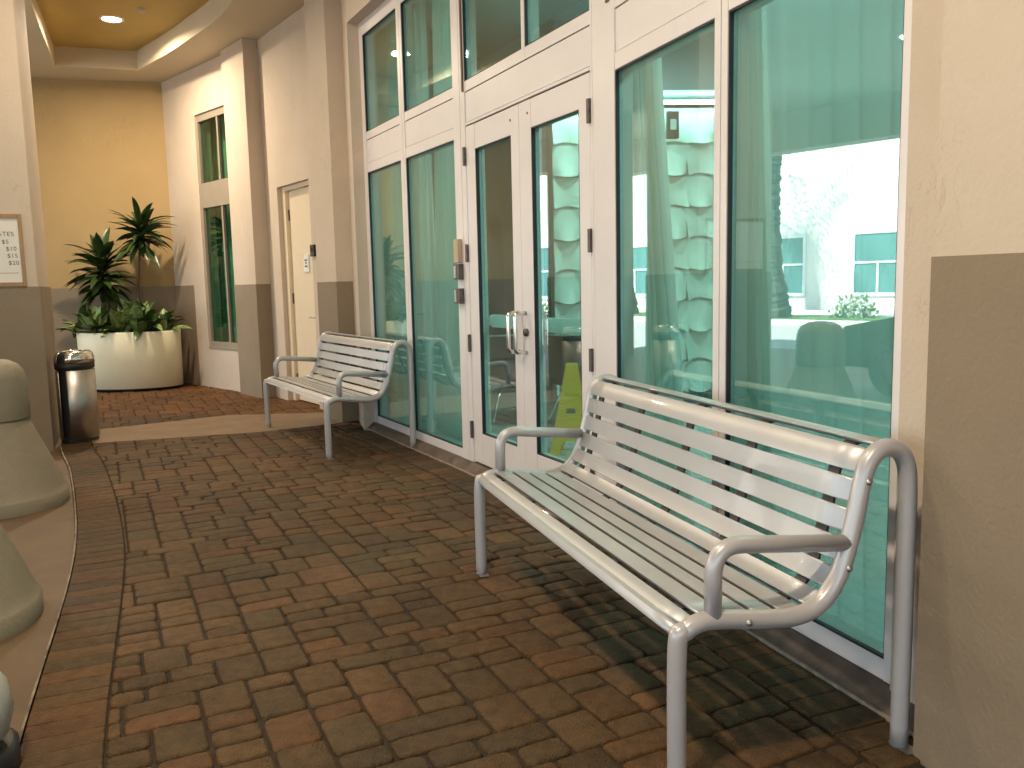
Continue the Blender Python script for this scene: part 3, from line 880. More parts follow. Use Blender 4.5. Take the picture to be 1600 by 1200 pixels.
bm = bmesh.new(); lathe(bm, [(.05, 0), (.05, -.012), (.035, -.03), (.0001, -.033)], 24); fin(bm, 'cover', M['beige'], sm, smooth=True)

# ------------------------------------------------------------------ pier with sign
PC = V2(-3.86, 6.97); pd = V2(-.42, .9075); pw_ = V2(-.9075, -.42)
pier = thing('pier', 'large square beige pier with taupe base at the left edge behind the bollards', 'pillar', tuple(PC), world=True)
bm = bmesh.new(); prism(bm, [PC, PC + pw_ * .88, PC + pw_ * .88 + pd * 1.3, PC + pd * 1.3], -.03, ZC - .001); fin(bm, 'shaft', M['beige'], pier)
bm = bmesh.new(); e = .012; A = PC - pw_ * e - pd * e; prism(bm, [A, A + pw_ * (.88 + 2 * e), A + pw_ * (.88 + 2 * e) + pd * (1.3 + 2 * e), A + pd * (1.3 + 2 * e)], -.03, ZW + .01)
fin(bm, 'dado_band', M['taupe'], pier)
PF = lambda p: PC + pw_ * p.x - pd * p.y + Vector((0, 0, p.z))
def text(body, size, fr_mat, m, name, parent, align='LEFT', ext=.0006):
    cu = bpy.data.curves.new(name, 'FONT'); cu.body = body; cu.size = size; cu.extrude = ext; cu.align_x = align; cu.space_character = 1.1
    o = bpy.data.objects.new(name, cu); COL.objects.link(o)
    bpy.context.view_layer.update()
    dg = bpy.context.evaluated_depsgraph_get()
    me = bpy.data.meshes.new_from_object(o.evaluated_get(dg)); bpy.data.objects.remove(o)
    me.transform(fr_mat)
    return link(name, me, m, parent)
sg = thing('rates_sign', 'framed white rates notice hung on the beige pier, cut off by the left edge', 'sign', tuple(PF(Vector((.4, .01, 1.36)))), world=True)
S0 = .075; S1 = .80; SZ0, SZ1 = 1.352, 1.93
bm = bmesh.new(); bx(bm, S0 + .026, S1 - .026, .002, .010, SZ0 + .034, SZ1 - .034, PF); fin(bm, 'sign_face', M['paper'], sg)
bm = bmesh.new()
bx(bm, S0, S0 + .026, .001, .022, SZ0, SZ1, PF); bx(bm, S1 - .026, S1, .001, .022, SZ0, SZ1, PF)
bx(bm, S0 + .026, S1 - .026, .001, .021, SZ0, SZ0 + .034, PF); bx(bm, S0 + .026, S1 - .026, .001, .021, SZ1 - .034, SZ1, PF)
fin(bm, 'sign_frame', M['wood'], sg, bevel=.003)
def tm(s, z): # text plane: x runs towards decreasing s
    o = PF(Vector((s, .0108, z)))
    return Matrix(((-pw_.x, 0, -pd.x, o.x), (-pw_.y, 0, -pd.y, o.y), (0, 1, 0, o.z), (0, 0, 0, 1)))
text('RATES', .050, tm(S0 + .06, 1.755), M['ink'], 'lettering', sg, 'RIGHT')
for k, (t_, s_) in enumerate((('HRS  $5', .10), ('HRS  $10', .05), ('HRS  $15', .045), ('HRS  $20', .04))):
    text(t_.split()[1], .046, tm(S0 + s_, 1.695 - k * .056), M['ink'], 'lettering', sg, 'RIGHT')
    text(t_.split()[0], .038, tm(S0 + .205, 1.695 - k * .056), M['ink'], 'lettering', sg, 'RIGHT')
bm = bmesh.new(); bx(bm, S0 + .05, S1 - .1, .0105, .0112, 1.459, 1.463, PF); fin(bm, 'small_print', M['wood'], sg)

# ------------------------------------------------------------------ bollards
def bollard(px, py, label):
    o = thing('bollard', label, 'bollard', (px, py, -.022), group='conical concrete bollards on the driveway edge')
    bm = bmesh.new()
    prof = [(.385, .0), (.388, .075), (.380, .085), (.365, .12), (.335, .20), (.29, .31), (.245, .42), (.212, .50), (.196, .545)]
    r = lathe(bm, prof, 64); fin(bm, 'flared_base', M['bollard'], o, smooth=True)
    bm = bmesh.new(); prof = [(.188, .545), (.206, .548), (.209, .556), (.204, .70), (.200, .80), (.190, .845), (.162, .885), (.11, .912), (.05, .922), (.0001, .924)]
    lathe(bm, prof, 64); fin(bm, 'rounded_cap', M['bollard'], o, smooth=True)
    for c in o.children:
        c.data.polygons.foreach_set('use_smooth', [True] * len(c.data.polygons))
    return o
bollard(-3.22, 5.18, 'dull green-grey bollard with rounded cap in front of the beige pier')
bollard(-2.33, 3.24, 'nearer green-grey bollard whose flared base enters at the left edge')
lb = thing('pale_rounded_object', 'rounded pale object on a black base cut off at the bottom left corner', 'object', (-1.53, 2.15, -.022))  # generic rounded shell for an unidentified object
bm = bmesh.new(); lathe(bm, [(.0001, .0), (.15, 0), (.155, .01), (.155, .09), (.14, .1), (.0001, .1)], 40); fin(bm, 'black_base', M['black'], lb, smooth=True)
bm = bmesh.new(); lathe(bm, [(.09, .10), (.135, .13), (.15, .19), (.14, .26), (.11, .31), (.06, .345), (.0001, .355)], 40); fin(bm, 'pale_shell', M['pale_shell'], lb, smooth=True)

# ------------------------------------------------------------------ benches
def resample(P, n):
    L = [0]
    for a, b in zip(P, P[1:]): L.append(L[-1] + (b - a).length)
    out = []; tot = L[-1]; j = 0
    for i in range(n + 1):
        t = tot * i / n
        while j < len(L) - 2 and L[j + 1] < t: j += 1
        f = (t - L[j]) / max(1e-9, L[j + 1] - L[j]); out.append(P[j].lerp(P[j + 1], f))
    return out, tot
def make_bench(label):
    o = thing('bench', label, 'bench', (0, 0, 0), group='silver metal benches by the glass front')
    LB = 1.770; rt = .0245
    prof = [(0, 0), (0, .39), (.022, .432), (.068, .450), (.13, .447), (.25, .430), (.345, .424), (.415, .445), (.465, .498), (.497, .57), (.522, .66), (.540, .745), (.556, .80), (.585, .835), (.622, .846), (.660, .833), (.684, .798), (.692, .74), (.694, .6), (.693, 0)]
    P = catmull([(0, y, z) for y, z in prof], 7)
    for x in (0, LB):
        bm = bmesh.new(); tube(bm, [p + Vector((x, 0, 0)) for p in P], rt, 18)
        e = fin(bm, 'end_frame', M['tube'], o, smooth=True)
        for yy in (0, .693):                       # floor flange
            bm = bmesh.new(); lathe(bm, [(.0001, .001), (.026, .001), (.026, .004), (.0001, .004)], 20, c=(x, yy)); bx(bm, x - .02, x + .055, yy - .02, yy + .02, .001, .005)
            fin(bm, 'foot_plate', M['brushed'], e)
        bm = bmesh.new()
        arm = fillet([(x, .10, .452), (x, .10, .644), (x, .512, .600)], {1: .075}, 8)
        tube(bm, arm, .0225, 18); fin(bm, 'armrest', M['tube'], o, smooth=True)
        xs = x + (rt if x else -rt)
        for yy, zz in ((.19, .438), (.49, .54), (.545, .765)):
            lathe_b = [(.0001, .006), (.006, .005), (.009, 0)]
            b2 = bmesh.new(); lathe(b2, lathe_b, 14)
            bmesh.ops.transform(b2, matrix=Matrix.Translation((xs, yy, zz)) @ Matrix.Rotation(R(90 if x else -90), 4, 'Y'), verts=b2.verts)
            fin(b2, 'bolt', M['brushed'], e, smooth=True)
    # slats follow the profile between nose and the back of the roll
    i0 = min(range(len(P)), key=lambda i: (P[i] - Vector((0, .004, .405))).length)
    i1 = min(range(len(P)), key=lambda i: (P[i] - Vector((0, .665, .828))).length)
    path = P[i0:i1 + 1]; N = 12; gap = .017
    fine, tot = resample(path, 480)
    pitch = tot / N
    def nrm(i):
        a = fine[max(i - 1, 0)]; b = fine[min(i + 1, len(fine) - 1)]; t = (b - a).normalized(); return Vector((0, -t.z, t.y))
    x0, x1 = .012, LB - .012
    for k in range(N):
        a = int(480 * (k * pitch + gap / 2) / tot); b = int(480 * ((k + 1) * pitch - gap / 2) / tot)
        n = 10; rows = []
        for q in range(n + 1):
            i = round(a + (b - a) * q / n); lift = .017
            pp = fine[i] + nrm(i) * lift
            if q in (0, n): 
                pass
            rows.append(pp)
        # turned down lips
        def lip(i, s): return fine[i] + nrm(i) * .007
        rows = [lip(a, -1)] + rows + [lip(b, 1)]
        bm = bmesh.new(); nx = 14; grid = []
        for ix in range(nx + 1):
            x = x0 + (x1 - x0) * ix / nx
            grid.append([bm.verts.new((x, p.y, p.z)) for p in rows])
        for g, h in zip(grid, grid[1:]):
            for q in range(len(rows) - 1): bm.faces.new((g[q], g[q + 1], h[q + 1], h[q]))
        s = fin(bm, 'slat', M['slat'], o, smooth=True); s.data.set_sharp_from_angle(angle=R(35))
        m_ = s.modifiers.new('s', 'SOLIDIFY'); m_.thickness = .003; m_.offset = -1
    for x in (.10, .17, .62, 1.07, 1.60, 1.67) if False else (.11, .50, .885, 1.27, 1.66):
        bm = bmesh.new(); A = [fine[i] + nrm(i) * .004 for i in range(10, 470, 8)]; B = [fine[i] - nrm(i) * .004 for i in range(10, 470, 8)]
        va = [[bm.verts.new((x + dx, p.y, p.z)) for p in L_] for dx in (-.022, .022) for L_ in (A, B)]
        for g, h in ((va[0], va[2]), (va[3], va[1]), (va[2], va[3]), (va[1], va[0])):
            for q in range(len(A) - 1): bm.faces.new((g[q], g[q + 1], h[q + 1], h[q]))
        fin(bm, 'support_strap', M['strap'], o)
    return o
def copy_tree(o, parent=None):
    c = o.copy(); COL.objects.link(c); c.parent = parent
    for ch in list(o.children): copy_tree(ch, c)
    return c
def pose(o, x, y, th): o.location = (x, y, 0.0); o.rotation_euler = (0, 0, th)
b1 = make_bench('nearest silver slatted metal bench with curved arms, in the right foreground')
pose(b1, -.1546, 3.678, -1.2558)
b2 = copy_tree(b1); b2['label'] = 'farther silver slatted metal bench in front of the far glass bay'
pose(b2, -2.294, 7.835, -1.0401)

# ------------------------------------------------------------------ bin
bn = thing('trash_can', 'chrome trash can with black side gaps and domed lid against the pier', 'trash can', (-3.80, 7.33, .003), R(78))
sx, sy = .170, .135
bm = bmesh.new(); lathe(bm, [(.0001, 0), (.97, 0), (.97, .045), (.93, .05), (.93, .67), (.0001, .67)], 48, sx=sx, sy=sy); fin(bm, 'liner', M['black'], bn, smooth=False)
for k, (a0, a1) in enumerate(((R(-163), R(-12)), (R(17), R(168)))):
    bm = bmesh.new(); lathe(bm, [(1.0, .03), (1.0, .625)], 40, sx=sx, sy=sy, a0=a0, a1=a1)
    e = fin(bm, 'steel_shell', M['brushed'], bn, smooth=True); m_ = e.modifiers.new('s', 'SOLIDIFY'); m_.thickness = .006; m_.offset = 1
bm = bmesh.new(); lathe(bm, [(1.02, .635), (1.05, .64), (1.055, .685), (1.03, .69), (.9, .69)], 48, sx=sx, sy=sy); fin(bm, 'rim', M['black'], bn, smooth=True)
for k, (a0, a1) in enumerate(((R(-163), R(-12)), (R(17), R(168)))):
    bm = bmesh.new(); lathe(bm, [(1.04, .69), (1.03, .73), (.96, .765), (.82, .782), (.66, .785), (.62, .775)], 40, sx=sx, sy=sy, a0=a0, a1=a1)
    e = fin(bm, 'lid_shell', M['chrome'], bn, smooth=True); m_ = e.modifiers.new('s', 'SOLIDIFY'); m_.thickness = .005; m_.offset = 1
bm = bmesh.new(); lathe(bm, [(1.0, .685), (.99, .725), (.93, .758), (.80, .774), (.64, .776), (.60, .70), (.0001, .70)], 48, sx=sx, sy=sy); fin(bm, 'lid_core', M['black'], bn, smooth=True)

# ------------------------------------------------------------------ planter and plants
PX, PY = -5.06, 11.22
pl = thing('planter', 'large oval cream planter in the far corner against the ochre wall', 'planter', (PX, PY, 0))
bm = bmesh.new(); rr = lathe(bm, [(.0001, .0), (.93, .0), (.94, .035)], 64, sx=.66, sy=.42); fin(bm, 'base_shadow', M['black'], pl, smooth=True)  # black ring stands in for the shadow line under the tub
bm = bmesh.new(); lathe(bm, [(.95, .035), (.985, .04), (1.0, .755), (.992, .768), (.94, .768), (.93, .755), (.93, .70)], 72, sx=.665, sy=.42)
bmesh.ops.transform(bm, matrix=Matrix.Identity(4), verts=bm.verts); fin(bm, 'tub', M['planter'], pl, smooth=True)
bm = bmesh.new(); lathe(bm, [(.0001, .725), (.94, .71)], 48, sx=.66, sy=.415); fin(bm, 'soil', M['soil'], pl, smooth=True)

def dracaena(x, y, z0, zt, lean, label, nl, Lr, span, wid, zb):
    o = thing('corn_plant', label, 'plant', (x, y, z0), group='cane plants in the planter')
    bm = bmesh.new(); T = Vector((lean[0], lean[1], zt))
    pts = catmull([(0, 0, 0), (lean[0] * .25 + .01, lean[1] * .3, zt * .35), (lean[0] * .65, lean[1] * .7, zt * .7), tuple(T)], 5)
    tube(bm, pts, [.018 - .006 * i / (len(pts) - 1) for i in range(len(pts))], 10); fin(bm, 'cane', M['stem'], o, smooth=True)
    bm = bmesh.new()
    for i in range(nl):
        f = i / nl; az = i * 2.399 + random.uniform(-.5, .5); el = R(-30 + 85 * f + random.uniform(-26, 26))
        base = T + Vector((0, 0, -zb + (zb + .04) * f))
        dd = Vector((math.cos(az) * math.cos(el), math.sin(az) * math.cos(el), math.sin(el)))
        leaf(bm, base, dd, Lr * random.uniform(.6, 1.2), wid * random.uniform(.8, 1.15), random.uniform(.5, 2.2) * span, random.uniform(-.5, .5), .9)
    fin(bm, 'leaf_crown', M['leaf'], o, smooth=True, recalc=False)
    return o
dracaena(PX + .10, PY + .02, .71, 1.38, (.14, .02), 'tall thin stemmed plant with a round leaf crown, right side of the planter', 72, .43, .8, .085, .18)
dracaena(PX - .24, PY + .0, .71, .98, (-.06, .0), 'bushy cane plant with broad dark leaves, left side of the planter', 84, .46, .9, .11, .42)
def aglao(x, y, r, n, label, seed):
    random.seed(seed)
    o = thing('foliage_plant', label, 'plant', (x, y, .70), group='low foliage plants in the planter')
    bm = bmesh.new(); bm2 = bmesh.new()
    for i in range(n):
        az = random.uniform(0, 6.28); el = R(random.uniform(22, 86)); L = r * random.uniform(.6, 1.1)
        base = Vector((random.gauss(0, .05), random.gauss(0, .04), .03))
        dd = Vector((math.cos(az) * math.cos(el), math.sin(az) * math.cos(el), math.sin(el)))
        leaf(bm if random.random() < .6 else bm2, base + dd * .04, dd, L, L * .36, random.uniform(1.2, 3.6), random.uniform(-.5, .5), .8, fold=.22)
    fin(bm, 'leaves', M['leaf2'], o, smooth=True, recalc=False); fin(bm2, 'dark_leaves', M['leaf'], o, smooth=True, recalc=False)
for i, (dx, dy, r, n, lab) in enumerate(((-.50, -.14, .30, 40, 'leafy clump spilling over the left rim of the planter'), (-.27, -.22, .30, 34, 'low leafy clump under the bushy cane plant'),
        (.02, -.24, .34, 34, 'pale leaved clump at the front middle of the planter'), (.27, -.16, .34, 36, 'broad leaved clump at the front right of the planter'),
        (.46, -.02, .28, 28, 'leafy clump nearest the right rim of the planter'), (.05, .12, .36, 30, 'leafy clump behind the tall stem in the planter'))):
    aglao(PX + dx, PY + dy, r * 1.3, n, lab, 40 + i)
random.seed(11)

# ------------------------------------------------------------------ interior behind the glass
def interior():
    bm = bmesh.new()
    pts = [A3 - d3 * 5 - n3 * .10, A3 - n3 * .10, J - n3 * .10, B1 - n1 * .10, E1 - n1 * .1, E1 + V2(.5, .9), V2(.2, 15), V2(13, 15), V2(13, -2)]
    prism(bm, pts, -.15, .03); struct(fin(bm, 'interior_floor', M['int_floor']))
    bm = bmesh.new(); prism(bm, pts, 3.72, 3.8); struct(fin(bm, 'interior_ceiling', M['int_ceil']))
    # relief wall, roughly square to the front
    a = V2(.45, 8.55); b = V2(2.28, 8.7)
    u = (b - a).normalized(); n = V2(u.y, -u.x); H = 2.93
    o = thing('relief_wall', 'white wall of curled relief panels lit by a cove behind the near windows', 'wall', tuple(a), world=True)
    bm = bmesh.new(); tw, th = .27, .31; L = (b - a).length; K = 9
    for rj in range(int(H / th)):
        for ci in range(int(L / tw)):
            odd = (rj + ci) % 2; g = []
            for j in range(K + 1):
                v = j / K; row = []
                for i in range(K + 1):
                    uu = i / K; k = math.sin(math.pi * uu)
                    if odd: dep = .10 * v ** 2.4 * k; zz = v * (1 - .10 * (1 - k))
                    else: dep = .10 * v ** 2.4 * (1 - k) ** 1.2; zz = v * (1 - .12 * k)
                    row.append(bm.verts.new(a + u * ((ci + uu) * tw) + n * (dep + .004 * odd) + Vector((0, 0, H - th * (rj + zz)))))
                g.append(row)
            for p, q in zip(g, g[1:]):
                for i in range(K): bm.faces.new((p[i], p[i + 1], q[i + 1], q[i]))
    fin(bm, 'panels', M['wave'], o, smooth=True)
    bm = bmesh.new(); prism(bm, [a - n * .02, b - n * .02, b - n * .3, a - n * .3], .03, H + .05); fin(bm, 'core', M['int_wall'], o)
    bm = bmesh.new(); prism(bm, [a + n * .10, b + n * .10, b + n * .02, a + n * .02], .03, .14); fin(bm, 'skirting', M['int_dark'], o)
    cv = thing('cove_light', 'bright strip of cove lighting along the top of the relief wall', 'light', tuple(a + Vector((0, 0, H))), world=True)
    bm = bmesh.new(); prism(bm, [a + n * .16, b + n * .16, b + n * .12, a + n * .12], H + .06, H + .09); fin(bm, 'strip', M['cove'], cv)
    bm = bmesh.new(); prism(bm, [a + n * .28, a + u * 5 + n * .28, a + u * 5 - n * .3, a - n * .3], H + .16, 3.72); struct(fin(bm, 'soffit', M['int_ceil']))
    # other walls of the room
    bm = bmesh.new(); prism(bm, [E1 - n1 * .35 + d1 * .1, V2(-.8, 9.2), V2(.2, 14), V2(.3, 14), V2(-.65, 9.1), E1 - n1 * .6], .03, 3.72)
    tag(fin(bm, 'room_wall', M['int_dark']), 'dark interior wall seen through the left glass door', 'wall')
    bm = bmesh.new(); prism(bm, [V2(6.5, -2), V2(6.6, -2), V2(6.6, 15), V2(6.5, 15)], .03, 3.72); tag(fin(bm, 'room_wall', M['int_wall']), 'pale wall at the far side of the lobby behind the near panes', 'wall')
    bm = bmesh.new(); prism(bm, [V2(-.5, 12), V2(8, 12), V2(8, 12.1), V2(-.5, 12.1)], .03, 3.72); tag(fin(bm, 'room_wall', M['int_dark']), 'dark wall at the back of the lobby beyond the chairs', 'wall')
    # alarm box at the relief wall's edge
    q = a + u * 1.18
    al = thing('alarm_box', 'small dark box high on the relief wall at the edge of the curtain', 'alarm', tuple(q + n * .1 + Vector((0, 0, 2.65))), world=True)
    bm = bmesh.new(); fr = frame(q + n * .1, u, n); bx(bm, -.07, .05, 0, .06, 2.66, 2.92, fr); fin(bm, 'housing', M['black'], al, bevel=.01)
    bm = bmesh.new(); bx(bm, -.04, .02, .0605, .07, 2.74, 2.84, fr); fin(bm, 'strobe_lens', M['white'], al, bevel=.004)
interior()
def in_light(x, y, label, p):  # lamps added to brighten the lobby behind the glass
    return downlight(x, y, 3.718, label, p, m='lamp_white', col=(1, .96, .88), r=.1, size=.3, group='added lobby fill lights')
in_light(2.4, 3.6, 'added lobby fill light behind the nearest pane', 36)
in_light(2.2, 6.4, 'added lobby fill light between the doors and the relief wall', 27)
in_light(.75, 7.3, 'added lobby fill light behind the far bay', 15)

curtain('curtain', F3, (1.0, 1.16), (.78, 1.14), .05, 3.6, -.24, 7, .035, M['curtain'], label='gathered white sheer curtain at the left of the nearest tall pane', nu=140, group='white sheer curtains inside the glass front')
curtain('curtain', F3, (-.5, .98), (-.5, .80), .05, 3.6, -.22, 11, .016, M['sheer'], label='thin sheer across the nearest tall pane, right of the gathered curtain', nu=140, group='white sheer curtains inside the glass front')
curtain('curtain', F3, (1.84, 2.10), (1.42, 2.06), .05, 3.6, -.24, 7, .035, M['curtain'], label='flared white sheer curtain in the pane between the doors and the nearest pane', nu=140, group='white sheer curtains inside the glass front')
curtain('curtain', F1, (.42, .95), (.30, 1.08), .05, 3.6, -.22, 8, .03, M['curtain'], label='white sheer curtain in the right half of the far bay', nu=140, group='white sheer curtains inside the glass front')
curtain('curtain', F1, (1.15, 2.02), (1.12, 2.02), .05, 3.6, -.24, 9, .03, M['sheer'], label='sheer curtain in the left half of the far bay behind the far bench', nu=140, group='white sheer curtains inside the glass front')

# wet floor sign
ws_ = thing('wet_floor_sign', 'yellow folding wet floor sign standing inside the right glass door', 'sign', (.445, 6.25, .03), R(-10))
for sgn in (-1, 1):
    bm = bmesh.new(); H = .66; th = .012
    def prof(z): return .155 - .115 * z / H
    for z0, z1 in ((.0, .10), (.10, .42), (.42, .62), (.62, .66)):
        w0, w1 = prof(z0), prof(z1)
        y0, y1 = sgn * (.15 - .135 * z0 / H), sgn * (.15 - .135 * z1 / H)
        if z0 == 0:
            for s2 in (-1, 1):                  # feet
                pts = [(s2 * w0, y0, z0), (s2 * (w0 - .07), y0, z0), (s2 * (w0 - .1), y1, z1), (s2 * w1, y1, z1)]
                v = [bm.verts.new((p[0], p[1] + e * sgn, p[2])) for e in (0, th) for p in pts]
                for f in ((0, 1, 2, 3), (7, 6, 5, 4), (0, 4, 5, 1), (1, 5, 6, 2), (2, 6, 7, 3), (3, 7, 4, 0)): bm.faces.new([v[i] for i in f])
            continue
        pts = [(-w0, y0, z0), (w0, y0, z0), (w1, y1, z1), (-w1, y1, z1)]
        v = [bm.verts.new((p[0], p[1] + e * sgn, p[2])) for e in (0, th) for p in pts]
        for f in ((0, 1, 2, 3), (7, 6, 5, 4), (0, 4, 5, 1), (1, 5, 6, 2), (2, 6, 7, 3), (3, 7, 4, 0)): bm.faces.new([v[i] for i in f])
    fin(bm, 'panel', M['yellow'], ws_, bevel=.002)
bm = bmesh.new()
for z0, z1, w in ((.30, .335, .035),):
    y = lambda z: -(.15 - .135 * z / .66) - .0135
    v = [bm.verts.new(p) for p in ((-w, y(z0), z0), (w, y(z0), z0), (w * .9, y(z1), z1), (-w * .9, y(z1), z1))]; bm.faces.new(v)
fin(bm, 'printed_patches', M['ink'], ws_)

# lobby chairs
def lobby_chair():
    o = thing('lobby_chair', 'dark round lobby chair with chrome legs seen through the left glass door', 'chair', (0, 0, 0), group='dark lobby chairs')
    bm = bmesh.new(); lathe(bm, [(.0001, .36), (.26, .36), (.29, .40), (.29, .44), (.25, .47), (.0001, .475)], 36); fin(bm, 'seat', M['chair'], o, smooth=True)
    bm = bmesh.new(); lathe(bm, [(.29, .42), (.335, .55), (.35, .78), (.33, .80), (.31, .78), (.28, .5)], 30, a0=R(20), a1=R(220)); e = fin(bm, 'backrest', M['chair'], o, smooth=True)
    for a in (30, 120, 210, 300):
        bm = bmesh.new(); c, s = math.cos(R(a)), math.sin(R(a))
        tube(bm, catmull([(c * .12, s * .12, .37), (c * .22, s * .22, .2), (c * .31, s * .31, .01)], 5), .011, 10); fin(bm, 'leg', M['chrome'], o, smooth=True)
    bm = bmesh.new(); tube(bm, [(.345 * math.cos(R(a)), .345 * math.sin(R(a)), .79 + .02 * math.sin(R(a))) for a in range(15, 230, 8)], .011, 8); fin(bm, 'rim_tube', M['chrome'], o, smooth=True)
    return o
c1 = lobby_chair(); c1.location = (-.02, 7.75, .03); c1.rotation_euler = (0, 0, R(-150))
c2 = copy_tree(c1); c2['label'] = 'dark round chrome legged lobby chair behind the middle stile of the glass doors'; c2.location = (.62, 7.55, .03); c2.rotation_euler = (0, 0, R(160))
lt = thing('side_table', 'small white side table between the two dark lobby chairs', 'table', (.30, 8.1, .03))
bm = bmesh.new(); bx(bm, -.22, .22, -.22, .22, .46, .5); fin(bm, 'table_top', M['white'], lt, bevel=.004)
for a, b in ((-.18, -.18), (.18, -.18), (.18, .18), (-.18, .18)):
    bm = bmesh.new(); tube(bm, [(a, b, 0), (a, b, .46)], .012, 10); fin(bm, 'leg', M['chrome'], lt, smooth=True)

# ------------------------------------------------------------------ street mirrored in the glass
def street():
    bm = bmesh.new(); bx(bm, -19.2, -18.9, -30, 60, -.16, .0); struct(fin(bm, 'kerb', M['kerb']))
    bm = bmesh.new(); bx(bm, -26, -19.2, -30, 60, -.16, -.01); struct(fin(bm, 'verge', M['kerb']))
    bm = bmesh.new(); bx(bm, -21.6, -19.5, -30, 60, -.1, .03); stuff(fin(bm, 'grass', M['grass']))
    b = thing('building', 'bright white building with teal windows across the street, mirrored in the glass, made taller to hide the sky', 'building', (-32, 18, 0), world=True)
    bm = bmesh.new(); bx(bm, -40, -27, 2, 34, -.1, 9.5); fin(bm, 'wall', M['white_wall'], b)  # raised plain upper wall stands in for the blown-out sky
    for k in range(8):
        y = 3.6 + k * 3.9
        for z in (.5,):
            fr_ = bmesh.new()
            for a0, a1, c0, c1 in ((0, .12, 0, 2.4), (1.9, 2.02, 0, 2.4), (.12, 1.9, 0, .12), (.12, 1.9, 2.28, 2.4), (.12, 1.9, 1.2, 1.28), (.96, 1.04, .12, 1.2)):
                bx(fr_, -27.0, -26.93, y + a0, y + a1, z + c0, z + c1)
            wf = fin(fr_, 'window', M['white'], b)
            bm = bmesh.new(); bx(bm, -27.0, -26.97, y + .1, y + 1.92, z + .1, z + 2.3); fin(bm, 'window_glass', M['teal_window'], wf if False else b)
    def palm(x, y, r, label, h=11):
        o = thing('palm_tree', label, 'tree', (x, y, 0), group='palm trees along the street')
        bm = bmesh.new(); pts = []; rad = []
        for i in range(150):
            z = h * i / 149; pts.append((.5 * math.sin(z * .35), .1 * math.sin(z * .6), z)); rad.append(r * (1.25 - .3 * min(1, z / 1.5)) * (1 + random.uniform(-.09, .09)))
        tube(bm, pts, rad, 14); fin(bm, 'trunk', M['bark'], o, smooth=False)
        bm = bmesh.new(); top = Vector(pts[-1])
        for k in range(26):
            az = k * 2.4; el = R(random.uniform(-25, 70)); dd = Vector((math.cos(az) * math.cos(el), math.sin(az) * math.cos(el), math.sin(el)))
            p = top.copy(); cur = dd.copy()
            for s_ in range(16):
                q = p + cur * .2
                side = cur.cross(Vector((0, 0, 1))).normalized()
                for sg_ in (-1, 1): leaf(bm, p, (side * sg_ + cur * .6 + Vector((0, 0, -.25))), .55, .05, 1.2, 0, 1, 3)
                p = q; cur = (cur + Vector((0, 0, -.075))).normalized()
        fin(bm, 'crown', M['leaf'], o, smooth=False, recalc=False)
    palm(-19.9, 16.0, .36, 'palm trunk standing on the grass verge, mirrored left in the nearest pane')
    palm(-20.3, 22.5, .32, 'palm tree farther up the street, seen mirrored in the far bay')
    for i, (x, y) in enumerate(((-20.6, 17.5), (-20.6, 13.9), (-20.6, 20.4), (-20.6, 23.6))):
        o = thing('shrub', ('low flowering shrub left of the mirrored palm', 'low shrub right of the mirrored palm', 'green shrub before the farther palm', 'green shrub beyond the farther palm')[i], 'shrub', (x, y, 0), group='shrubs on the verge')
        bm = bmesh.new()
        for k in range(420):
            az = random.uniform(0, 6.28); el = math.asin(random.uniform(0, 1)); rr = random.uniform(.3, .75)
            p = Vector((math.cos(az) * math.cos(el), math.sin(az) * math.cos(el), math.sin(el))) * rr
            leaf(bm, p, (random.gauss(0, 1), random.gauss(0, 1), random.gauss(.3, 1)), .16, .07, 1, 0, 1, 2)
        fin(bm, 'foliage', M['leaf2'], o, recalc=False)
street()

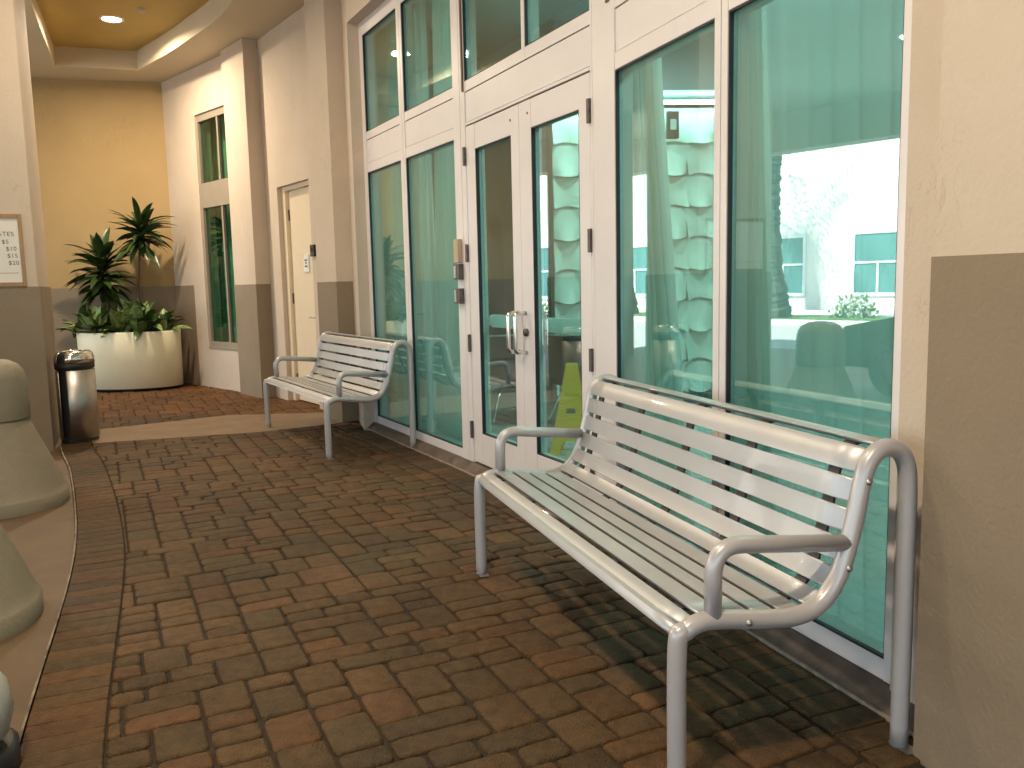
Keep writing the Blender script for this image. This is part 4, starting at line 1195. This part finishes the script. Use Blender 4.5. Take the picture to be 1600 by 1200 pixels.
def car():
    o = thing('parked_car', 'dark car parked by the kerb, seen only as a reflection in the nearest pane', 'car', (-5.7, 3.9, -.022), R(96 + 12))
    # local: x forward
    prof = [(2.25, .28), (2.28, .55), (2.15, .74), (1.15, .92), (.35, 1.38), (-1.2, 1.46), (-2.05, 1.1), (-2.2, .95), (-2.25, .35)]
    low = [(-2.25, .28), (2.25, .28)]
    bm = bmesh.new(); W = .88
    def ring(y, kk):
        out = []
        for x, z in prof:
            zz = z; s = 1 if z < .95 else kk
            out.append((x, y * s, zz))
        return out
    secs = [[bm.verts.new(p) for p in ring(y, .80)] for y in (-W, -W * .97, 0, W * .97, W)]
    for v in secs[0] + secs[-1]: v.co.x *= .97; v.co.z = .28 + (v.co.z - .28) * .96
    for a, b in zip(secs, secs[1:]):
        for i in range(len(prof)): bm.faces.new((a[i], a[(i + 1) % len(prof)], b[(i + 1) % len(prof)], b[i]))
    bm.faces.new(secs[0]); bm.faces.new(secs[-1][::-1])
    fin(bm, 'body', M['car'], o, smooth=False, bevel=.04)
    bm = bmesh.new()
    for s in (-1, 1):
        v = [bm.verts.new((x, s * y, z)) for x, y, z in ((.95, .885, 1.0), (.35, .725, 1.31), (-1.15, .725, 1.38), (-1.8, .885, 1.02))]; bm.faces.new(v)
    v = [bm.verts.new(p) for p in ((1.19, .72, .955), (1.19, -.72, .955), (.42, -.62, 1.37), (.42, .62, 1.37))]; bm.faces.new(v)
    fin(bm, 'windows', M['carglass'], o)
    for x in (1.4, -1.4):
        for s in (-1, 1):
            bm = bmesh.new(); lathe(bm, [(.19, -.1), (.31, -.1), (.33, -.07), (.33, .07), (.31, .1), (.19, .1)], 32)
            bmesh.ops.transform(bm, matrix=Matrix.Translation((x, s * .82, .33)) @ Matrix.Rotation(R(90), 4, 'X'), verts=bm.verts)
            wh = fin(bm, 'wheel', M['tyre'], o, smooth=True)
            bm = bmesh.new(); lathe(bm, [(.0001, -.06), (.19, -.08), (.19, .08), (.0001, .06)], 24)
            bmesh.ops.transform(bm, matrix=Matrix.Translation((x, s * .82, .33)) @ Matrix.Rotation(R(90), 4, 'X'), verts=bm.verts)
            fin(bm, 'rim', M['brushed'], wh, smooth=True)
    for s in (-1, 1):
        bm = bmesh.new(); lathe(bm, [(.0001, .05), (.07, .03), (.09, 0)], 16)
        bmesh.ops.transform(bm, matrix=Matrix.Translation((2.2, s * .62, .64)) @ Matrix.Rotation(R(90), 4, 'Y'), verts=bm.verts); fin(bm, 'headlight', M['white'], o, smooth=True)
car()
for o in bpy.data.objects:
    for k in ('_w', '_o'):
        if k in o: del o[k]
